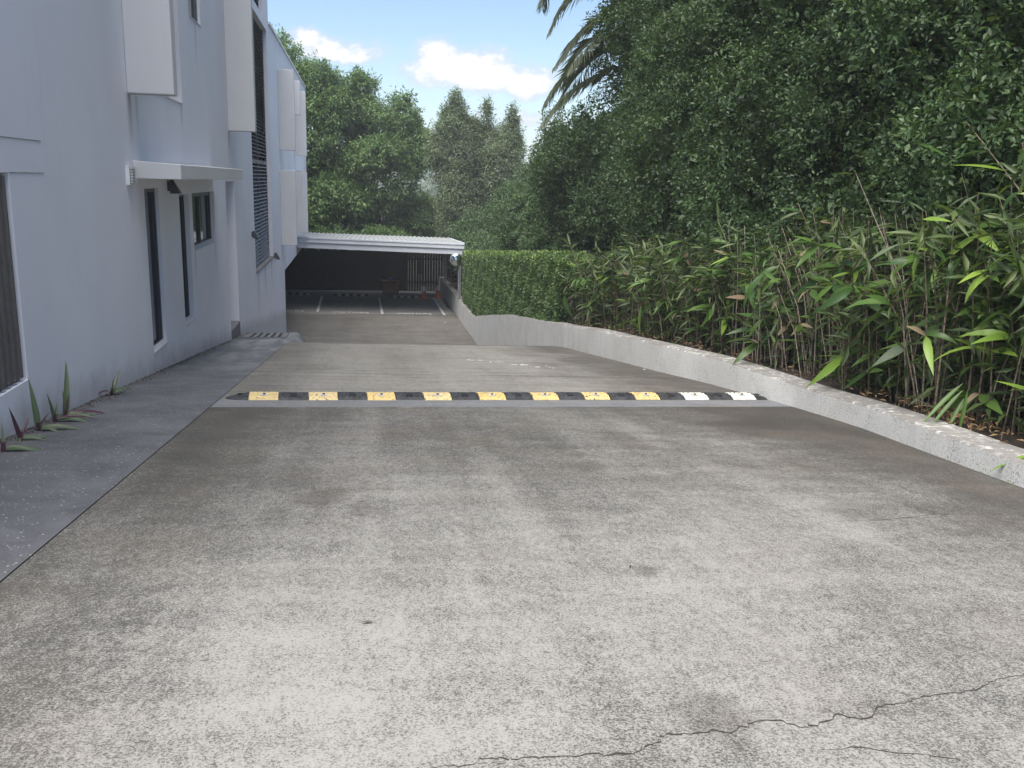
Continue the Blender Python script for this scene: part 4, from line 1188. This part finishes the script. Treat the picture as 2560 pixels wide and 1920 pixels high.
def bamboo(x, y, label, n_culm, hgt, n_leaf, lean=0.2, dry=0.12, young=0.1, seed=0, over=0.0, spread=0.42):
    g = random.Random(seed)
    z0 = wz(y) - 0.05
    t = empty('bamboo_clump', (x, y, z0)); tag(t, label, 'bamboo', 'broad leaved bamboo clumps in the garden bed')
    mb = MB(); tips = []
    for i in range(n_culm):
        bx, by = g.gauss(0, spread * 0.5), g.uniform(-spread * 1.25, spread * 1.25)
        bx = max(bx, wx(y + by) + 0.30 - x)
        h = hgt * g.uniform(.5, 1.05)
        lx, ly = g.gauss(-lean * 0.7, 0.14) * h, g.gauss(0, 0.17) * h
        p0 = Vector((bx, by, 0)); p2 = Vector((bx + lx, by + ly, h)); p1 = p0.lerp(p2, .5) + Vector((-lx * .15, -ly * .15, h * .03))
        mb.tube([p0, p1, p2], [0.0065, 0.0055, 0.003], 4, False)
        tips.append((p0, p1, p2))
    tag(mb.build('culms', M['culm_dry'] if 'bare' in label or 'dead' in label or 'brown' in label else M['culm'], t), kind='stuff')
    gq = np.random.default_rng(seed + 7); m_ = 420 if 'bare' in label or 'brown' in label else 760
    qi = gq.integers(0, len(tips), m_); fq = np.where(gq.random(m_) < .35, 0.82 + 0.18 * gq.random(m_), 0.05 + 0.95 * gq.random(m_))
    T_ = np.array([[tuple(a), tuple(b), tuple(c)] for a, b, c in tips])[qi]
    P_ = np.where(fq[:, None] < .5, T_[:, 0] + (T_[:, 1] - T_[:, 0]) * fq[:, None] * 2, T_[:, 1] + (T_[:, 2] - T_[:, 1]) * (fq[:, None] * 2 - 1))
    D_ = gq.normal(size=(m_, 3)) * np.array([.8, .9, .55]) + np.array([-.3, 0, -.05]); N_ = gq.normal(size=(m_, 3)) * .5 + np.array([-.2, -.2, 1])
    sz_ = gq.uniform(.6, 1.25, m_)
    tag(link('small_leaves', leaves_mesh('small_leaves', P_, D_, N_, .235 * sz_, .04 * sz_, np.clip(gq.normal(size=m_) * .25 + .4, 0, 1), M['leaf_s']), t), kind='stuff')
    while n_leaf > 0:
        p0, p1, p2 = g.choice(tips)
        f = 0.12 + 0.88 * g.random() ** 0.7
        p = (p0.lerp(p1, f * 2) if f < .5 else p1.lerp(p2, f * 2 - 1))
        fan = g.choice((1, 2, 3, 4)); a0 = g.uniform(0, 6.28)
        for j in range(fan):
            if g.random() < 0.72: a = g.gauss(math.pi, 1.0) + j * 0.5
            else: a = a0 + j * 0.8
            d = Vector((math.cos(a), math.sin(a) * 1.2, g.uniform(-0.75, 0.65)))
            key = 'd' if g.random() < dry * (1.5 - f) else ('y' if g.random() < young else 'g')
            leaf_obj(t, key, p, d, Vector((g.gauss(-0.3, .5), g.gauss(-.2, .5), 1)), g.uniform(.95, 1.6) * (0.75 if key == 'd' else 1))
            n_leaf -= 1
    return t
SP = [(4.85, 4.75, 'bright green bamboo clump at the right edge over the wall end', 44, 1.15, 62, .25, .08, .3),
      (5.2, 5.5, 'tall bamboo clump at the right edge behind the bright green one', 50, 1.45, 60, .2, .10, .12),
      (4.85, 5.9, 'bamboo clump rooted behind the pile of orange dry leaves', 52, 1.1, 50, .2, .14, .14),
      (5.2, 6.7, 'bamboo clump with many bare upright canes near the right edge', 58, 1.35, 58, .16, .12, .06),
      (4.95, 7.5, 'bamboo clump with heart shaped leaves drooping on the wall top', 56, 1.15, 50, .18, .12, .08),
      (5.2, 8.4, 'bamboo clump with the densest stand of bare grey canes', 66, 1.4, 44, .12, .14, .04),
      (5.0, 9.3, 'bamboo clump with a yellowed leaf fan left of the bare canes', 62, 1.15, 46, .15, .16, .06),
      (5.15, 10.2, 'bamboo clump with brown leaf scraps right of mid bed', 58, 1.3, 46, .16, .2, .04),
      (4.9, 11.1, 'bamboo clump leaning over the wall in mid bed', 56, 1.15, 46, .2, .18, .06),
      (5.1, 12.1, 'bamboo clump with drooping dark leaves past mid bed', 52, 1.35, 46, .2, .16, .03),
      (4.85, 13.2, 'bamboo clump with one long leaf hanging down the wall face', 48, 1.2, 44, .22, .15, .04),
      (5.0, 14.4, 'sparser bamboo clump with tall leaves against the reed fence', 42, 1.35, 42, .22, .12, .03),
      (4.75, 15.6, 'bamboo clump next to the last one before the hedge', 36, 1.25, 40, .25, .12, .03),
      (4.6, 16.7, 'bamboo clump with a splayed leaf fan against the hedge end', 26, 1.05, 34, .25, .12, .05)]
clumps = []
for i, (x, y, lab, nc, h, nl, le, dr, yo) in enumerate(SP):
    clumps.append(bamboo(x, y, lab, int(nc * 0.95), h * (1.42 if y < 7.8 else 1.25 if y < 11 else 1.18), int(nl * 2.35), le, dr * 1.15, yo * 1.6 + .02, 100 + i))
# single bent canes and hanging leaves that stand out
def cane(parent, pts, r=0.006):
    b = parent.location
    return MB().tube([Vector(p) - b for p in pts], [r, r * .9, r * .6][:len(pts)] if len(pts) == 3 else r, 5, False).build('culm', M['culm'], parent)
def hang(parent, p, d, s, key='g', k=None, up=(0, -.3, 1), thin=1.0):
    leaf_obj(parent, key, Vector(p) - parent.location, d, up, s, k, thin)
c1 = clumps[1]
cane(c1, [(5.05, 5.5, -1.4), (4.9, 5.97, 0.02), (4.9, 6.75, 0.6)])
for p, d, s in (((4.9, 6.2, .2), (-.7, .6, .25), 1.5), ((4.9, 6.3, .26), (-.6, .9, .05), 1.5), ((4.9, 6.45, .36), (-.8, .6, -.02), 1.7), ((4.9, 6.1, .1), (-.5, .8, -.2), 1.3), ((4.9, 6.5, .4), (-.3, .9, .6), 1.2),
                ((4.9, 6.2, .18), (-.3, .5, -.9), 1.2), ((4.9, 6.0, .05), (-.9, .3, -.3), 1.3), ((4.6, 6.5, .3), (-.4, .5, -.6), 1.2), ((4.6, 6.5, .3), (-.6, .5, .5), 1.1)):
    hang(c1, p, d, s, random.choice('gyg'))
cane(c1, [(5.1, 5.6, -1.2), (4.95, 5.7, -.45), (4.8, 6.4, -.05)])
for p, d, s in (((4.9, 5.95, -.3), (-.6, .7, .2), 1.4), ((4.86, 6.1, -.2), (-.7, .5, -.2), 1.4), ((4.85, 6.2, -.15), (-.2, .8, .6), 1.3), ((4.9, 5.9, -.3), (-.8, -.1, -.3), 1.3)):
    hang(c1, p, d, s)
c0 = clumps[0]
for p, d, s, k in (((4.02, 4.42, -1.48), (-.55, .5, -.25), 1.0, 0), ((4.02, 4.42, -1.5), (-.5, .2, -.5), 1.0, 2), ((4.0, 4.4, -1.5), (-.1, .3, -.8), .9, 2), ((4.0, 4.4, -1.5), (-.3, -.2, -.7), .9, 0)):
    hang(c0, p, d, s * 1.15, 'y', k, thin=0.75)
cane(c0, [(4.5, 4.7, -1.5), (4.25, 4.55, -1.36), (4.0, 4.4, -1.48)], 0.004)
c2 = clumps[2]
for p, d, s, k in (((4.45, 5.75, -1.36), (-.62, -.1, -.48), 1.9, 2), ((4.42, 5.7, -1.4), (-.6, -.1, -.55), 1.7, 2), ((4.4, 5.65, -1.45), (-.5, -.25, -.6), 1.6, 2), ((4.3, 5.5, -1.36), (-.1, -.1, -.6), 1.4, 2)):
    hang(c2, p, d, s, 'g', k, thin=0.5)
hang(clumps[10], (4.25, 12.8, -1.75), (-.12, -.1, -1), 1.9, 'g', 2, (-1, -.3, .2))
for dd in ((-.1, -.5, -.7), (-.2, .1, -1), (-.15, .5, -.8)):
    hang(clumps[13], (4.05, 17.0, -2.15), dd, 1.9, 'g', 1, (-1, -.4, .3))
cane(clumps[11], [(5.2, 14.2, -1.2), (5.2, 13.6, .48), (5.0, 16.2, 1.05)])
for p, d, s in (((5.05, 15.6, .93), (-.5, .8, .12), 1.7), ((5.05, 15.4, .9), (-.4, .8, -.05), 1.5), ((5.1, 14.8, .7), (-.6, .6, -.5), 1.6), ((5.15, 14.2, .6), (-.4, .3, -.7), 1.3)):
    hang(clumps[11], p, d, s, 'y')

# dry leaf litter on the wall top and in the bed
n = 900
yv = 4.0 + 13 * g.random(n) ** 1.3
xv = np.array([wx(v) for v in yv]) + 0.24 + np.abs(g.normal(size=n)) * 0.4
zv = np.array([wz(v) for v in yv]) + 0.004 + g.random(n) * 0.03
pile = g.random(n) < 0.22
yv[pile] = 5.75 + g.normal(size=pile.sum()) * 0.28; xv[pile] = np.array([wx(v) for v in yv[pile]]) + 0.27 + np.abs(g.normal(size=pile.sum())) * 0.09
zv[pile] = np.array([wz(v) for v in yv[pile]]) + 0.01 + g.random(pile.sum()) * 0.07
P = np.stack([xv, yv, zv], 1)
D = nrm(g.normal(size=(n, 3)) * np.array([1, 1, .35])); N = nrm(np.array([0, 0, 1]) + g.normal(size=(n, 3)) * .4)
s = g.uniform(.4, 1.1, n)
tag(link('leaf_litter', leaves_mesh('leaf_litter', P, D, N, .075 * s, .022 * s, g.random(n), M['litter'])), kind='stuff')

# ------------------------------------------------------------------ palm
pm = empty('palm_tree', (6.75, 20.9, -3.2)); tag(pm, 'feathery palm with arching fronds at the left side of the tall trees', 'palm')
MB().tube([(0, 0, 0), (0.1, 0, 3), (0.0, 0.2, 7.4)], [.16, .14, .12], 10).build('trunk', M['bark'], pm, smooth=True)
FRO = [[(7.8, 24.6, 4.3), (6.9, 24.9, 4.75), (6.3, 25, 4.4), (5.8, 25, 3.85), (5.4, 25, 3.15)],
       [(7.8, 24.6, 3.2), (7.1, 24.8, 3.25), (6.35, 24.9, 2.95), (5.6, 25, 2.4), (5.05, 25, 1.55)],
       [(7.8, 24.6, 5.2), (6.6, 24.6, 6.2), (5.5, 24.6, 5.8), (5.0, 24.7, 5.2), (4.95, 24.8, 4.6)],
       [(7.8, 24.6, 3.9), (7.0, 24.4, 4.1), (6.3, 24.3, 3.95), (5.85, 24.2, 3.5), (5.6, 24.2, 2.95)],
       [(7.8, 24.6, 4.6), (7.6, 24.0, 5.6), (7.2, 23.4, 5.7), (6.7, 22.8, 5.2), (6.4, 22.4, 4.4)],
       [(7.8, 24.6, 3.7), (7.3, 25.2, 3.9), (6.7, 25.7, 3.6), (6.2, 26.1, 3.0), (5.9, 26.3, 2.4)],
       [(7.8, 24.6, 4.4), (7.0, 25.2, 5.6), (6.2, 25.4, 5.5), (5.6, 25.5, 4.9), (5.3, 25.5, 4.1)],
       [(7.8, 24.6, 3.6), (6.9, 25.5, 3.75), (6.2, 25.9, 3.4), (5.7, 26.0, 2.9), (5.35, 26.1, 2.2)],
       [(7.8, 24.6, 4.6), (8.6, 25.0, 5.6), (9.4, 25.2, 5.4), (10, 25.3, 4.5), (10.3, 25.4, 3.6)],
       [(7.8, 24.6, 4.6), (8.2, 25.8, 5.6), (8.4, 26.8, 5.3), (8.5, 27.5, 4.4), (8.5, 27.8, 3.6)]]
base = np.array(pm.location)
for fi, cp_ in enumerate(FRO):
    cp_ = np.array(cp_) * 0.853 - base
    # smooth the control polygon
    t = np.linspace(0, 1, 46); B5 = np.array([math.comb(4, k) * t ** k * (1 - t) ** (4 - k) for k in range(5)]).T
    tt = np.linspace(0, 4, 46); lin = np.stack([np.interp(tt, range(5), cp_[:, k]) for k in range(3)], 1)
    C_l = 0.45 * (B5 @ cp_) + 0.55 * lin
    fr_o = MB().tube([tuple(p) for p in C_l[::3]], [0.028 * (1 - 0.8 * i / 15) for i in range(16)], 5).build('frond', M['leaf_p'], pm)
    tan = nrm(np.gradient(C_l, axis=0))
    P, D, N, L_ = [], [], [], []
    for i in range(4, 46):
        for sgn in (-1, 1):
            for rep in range(2):
                side = np.cross(tan[i], (0, 0, 1)); side /= max(1e-4, np.linalg.norm(side))
                P.append(C_l[i] + tan[i] * (rep * 0.03)); f = i / 45
                D.append(sgn * side * 0.95 + tan[i] * (0.25 + 0.45 * f) + np.array([0, 0, 0.1 - 0.55 * f]) + g.normal(size=3) * 0.08)
                N.append(np.array([0, 0, 1.0]) + g.normal(size=3) * 0.2); L_.append(0.95 * math.sin(math.pi * min(1, 0.22 + 0.72 * f)) * g.uniform(.85, 1.1))
    L_ = np.array(L_)
    link('leaflets', leaves_mesh('leaflets', np.array(P), np.array(D), np.array(N), L_, np.full(len(L_), 0.021), np.clip(g.normal(size=len(L_)) * .2 + .5, 0, 1), M['leaf_p']), fr_o)

# power cables seen in the gap
pl_ = empty('power_cables', (20, 75, 2.8)); tag(pl_, 'pair of thin dark power cables crossing the gap left of the palm', 'cable')
for dz in (0, -0.35):
    MB().tube([(-34, 12, 1.6 + dz), (-4, 0, 0.15 + dz), (26, -12, 1.2 + dz)], 0.022, 5).build('cable', M['wire'], pl_)

# ------------------------------------------------------------------ plants along the foot of the building
def strap(L, W, curl):
    mb = MB(); seg = 6; wd = [.75, 1, .95, .8, .58, .32, 0]; y = z = 0; a = 0
    for i in range(seg + 1):
        hw = W / 2 * wd[i]; mb.v += [(-hw, y, z + hw * .45), (0, y, z), (hw, y, z + hw * .45)]
        a -= curl / seg; y += L / seg * math.cos(a); z += L / seg * math.sin(a)
    for i in range(seg):
        q = 3 * i; mb.f += [(q, q + 1, q + 4, q + 3), (q + 1, q + 2, q + 5, q + 4)]
    return mb
ST = {(k, c): strap(0.3, 0.036, cu).mesh('leaf', M[mn], True) for k, mn in (('g', 'leaf_g'), ('v', 'leaf_v')) for c, cu in (('s', 0.3), ('m', 0.9), ('b', 1.7))}
def oyster(x, y, label, leaves):
    t = empty('oyster_plant', (x, y, gz(x, y))); tag(t, label, 'plant', 'purple and green strap leaved plants along the wall foot')
    for key, cu, d, s in leaves:
        d = Vector(d).normalized(); up = Vector((0.2, -0.3, 1)) if abs(d.z) < .9 else Vector((.6, -.8, 0))
        xx = d.cross(up).normalized(); n_ = xx.cross(d)
        o = link('leaf', ST[(key, cu)], t)
        mm = Matrix((xx, d, n_)).transposed().to_4x4(); mm.translation = (0, 0, 0.01)
        o.matrix_local = mm @ Matrix.Scale(s, 4)
    MB().tube([(0, 0, -.01), (0.005, 0, .06)], [.018, .012], 6).build('stem', M['leaf_v'], t)
oyster(-2.23, 8.36, 'small strap leaved plant standing alone furthest along the wall foot', [('v', 'b', (-.02, -.5, .7), .85), ('g', 's', (.15, .5, .75), 1.0), ('g', 'm', (.3, .6, .35), .9), ('g', 's', (.2, -.1, .8), .5), ('g', 'm', (.5, .3, .3), .8)])
oyster(-2.22, 7.02, 'largest strap leaved plant with one long upright leaf by the wall', [('g', 's', (.05, .35, .95), 1.55), ('v', 'm', (.8, .45, .25), 1.35), ('g', 'm', (.9, .25, .2), 1.2), ('g', 's', (.1, -.2, .8), .7), ('g', 'm', (.85, -.1, .2), 1.1), ('v', 's', (.2, .1, .8), .6)])
oyster(-2.22, 6.78, 'strap leaved plant crowded against the nearer side of the largest one', [('g', 's', (.0, -.25, .8), .75), ('g', 'm', (.9, -.1, .25), 1.15), ('g', 'm', (.8, .4, .2), 1.1), ('v', 'm', (.7, .1, .3), 1.0), ('g', 's', (.1, .3, .7), .5)])
oyster(-2.2, 6.38, 'strap leaved plant with an S shaped upright leaf below the shutter', [('g', 's', (-.02, -.05, 1), 1.25), ('g', 'm', (.85, .1, .25), 1.2), ('g', 'm', (.9, .35, .2), 1.1), ('v', 's', (.3, .2, .6), .5), ('g', 'b', (.7, -.3, .4), .9)])
oyster(-2.18, 5.99, 'small dark red strap leaved plant with two pointed leaves', [('v', 's', (-.02, -.3, .8), .8), ('v', 's', (.15, .35, .6), .6), ('g', 'b', (.2, -.5, .4), .6), ('g', 'm', (.9, .5, .2), .9), ('g', 'm', (.8, .0, .2), .7)])
oyster(-2.14, 5.6, 'flat strap leaved plant cut by the left edge of the view', [('g', 'm', (.9, .25, .15), 1.2), ('g', 'm', (.8, .55, .2), .9), ('g', 's', (.0, .2, .7), .6), ('g', 'm', (.9, 0, .2), 1.0)])
# dirt and crumbs gathered in the corner of wall and path
n = 900
yv = 5.0 + 11.5 * g.random(n); xv = -2.29 + np.abs(g.normal(size=n)) * 0.03 * (1 + 1.2 * (lump(np.stack([yv * 0 + 1, yv, yv], 1), 2.0) > 0))
P = np.stack([xv, yv, np.array([gz(a, b) for a, b in zip(xv, yv)]) + 0.003], 1)
D = nrm(g.normal(size=(n, 3)) * np.array([1, 1, .5])); N = nrm(np.array([0, 0, 1]) + g.normal(size=(n, 3)) * .5); s = g.uniform(.3, 1.0, n)
me = leaves_mesh('wall_foot_debris', P, D, N, .03 * s, .018 * s, g.random(n), M['litter']); me.materials[0] = M['crack']
tag(link('wall_foot_debris', me), kind='stuff')

# ------------------------------------------------------------------ air
hz = MB().box(-1000, 1000, -1000, 1000, -8.0, 16.0).build('haze', None)
hm = bpy.data.materials.new('haze'); hm.use_nodes = True
ht = NT(hm.node_tree); hm.node_tree.nodes.clear()
pv = ht.node('ShaderNodeVolumePrincipled'); pv.inputs['Color'].default_value = (0.86, 0.92, 1.0, 1); pv.inputs['Density'].default_value = 0.0013
ho = ht.node('ShaderNodeOutputMaterial'); hm.node_tree.links.new(pv.outputs[0], ho.inputs['Volume'])
hz.data.materials.append(hm)
tag(hz, kind='stuff')
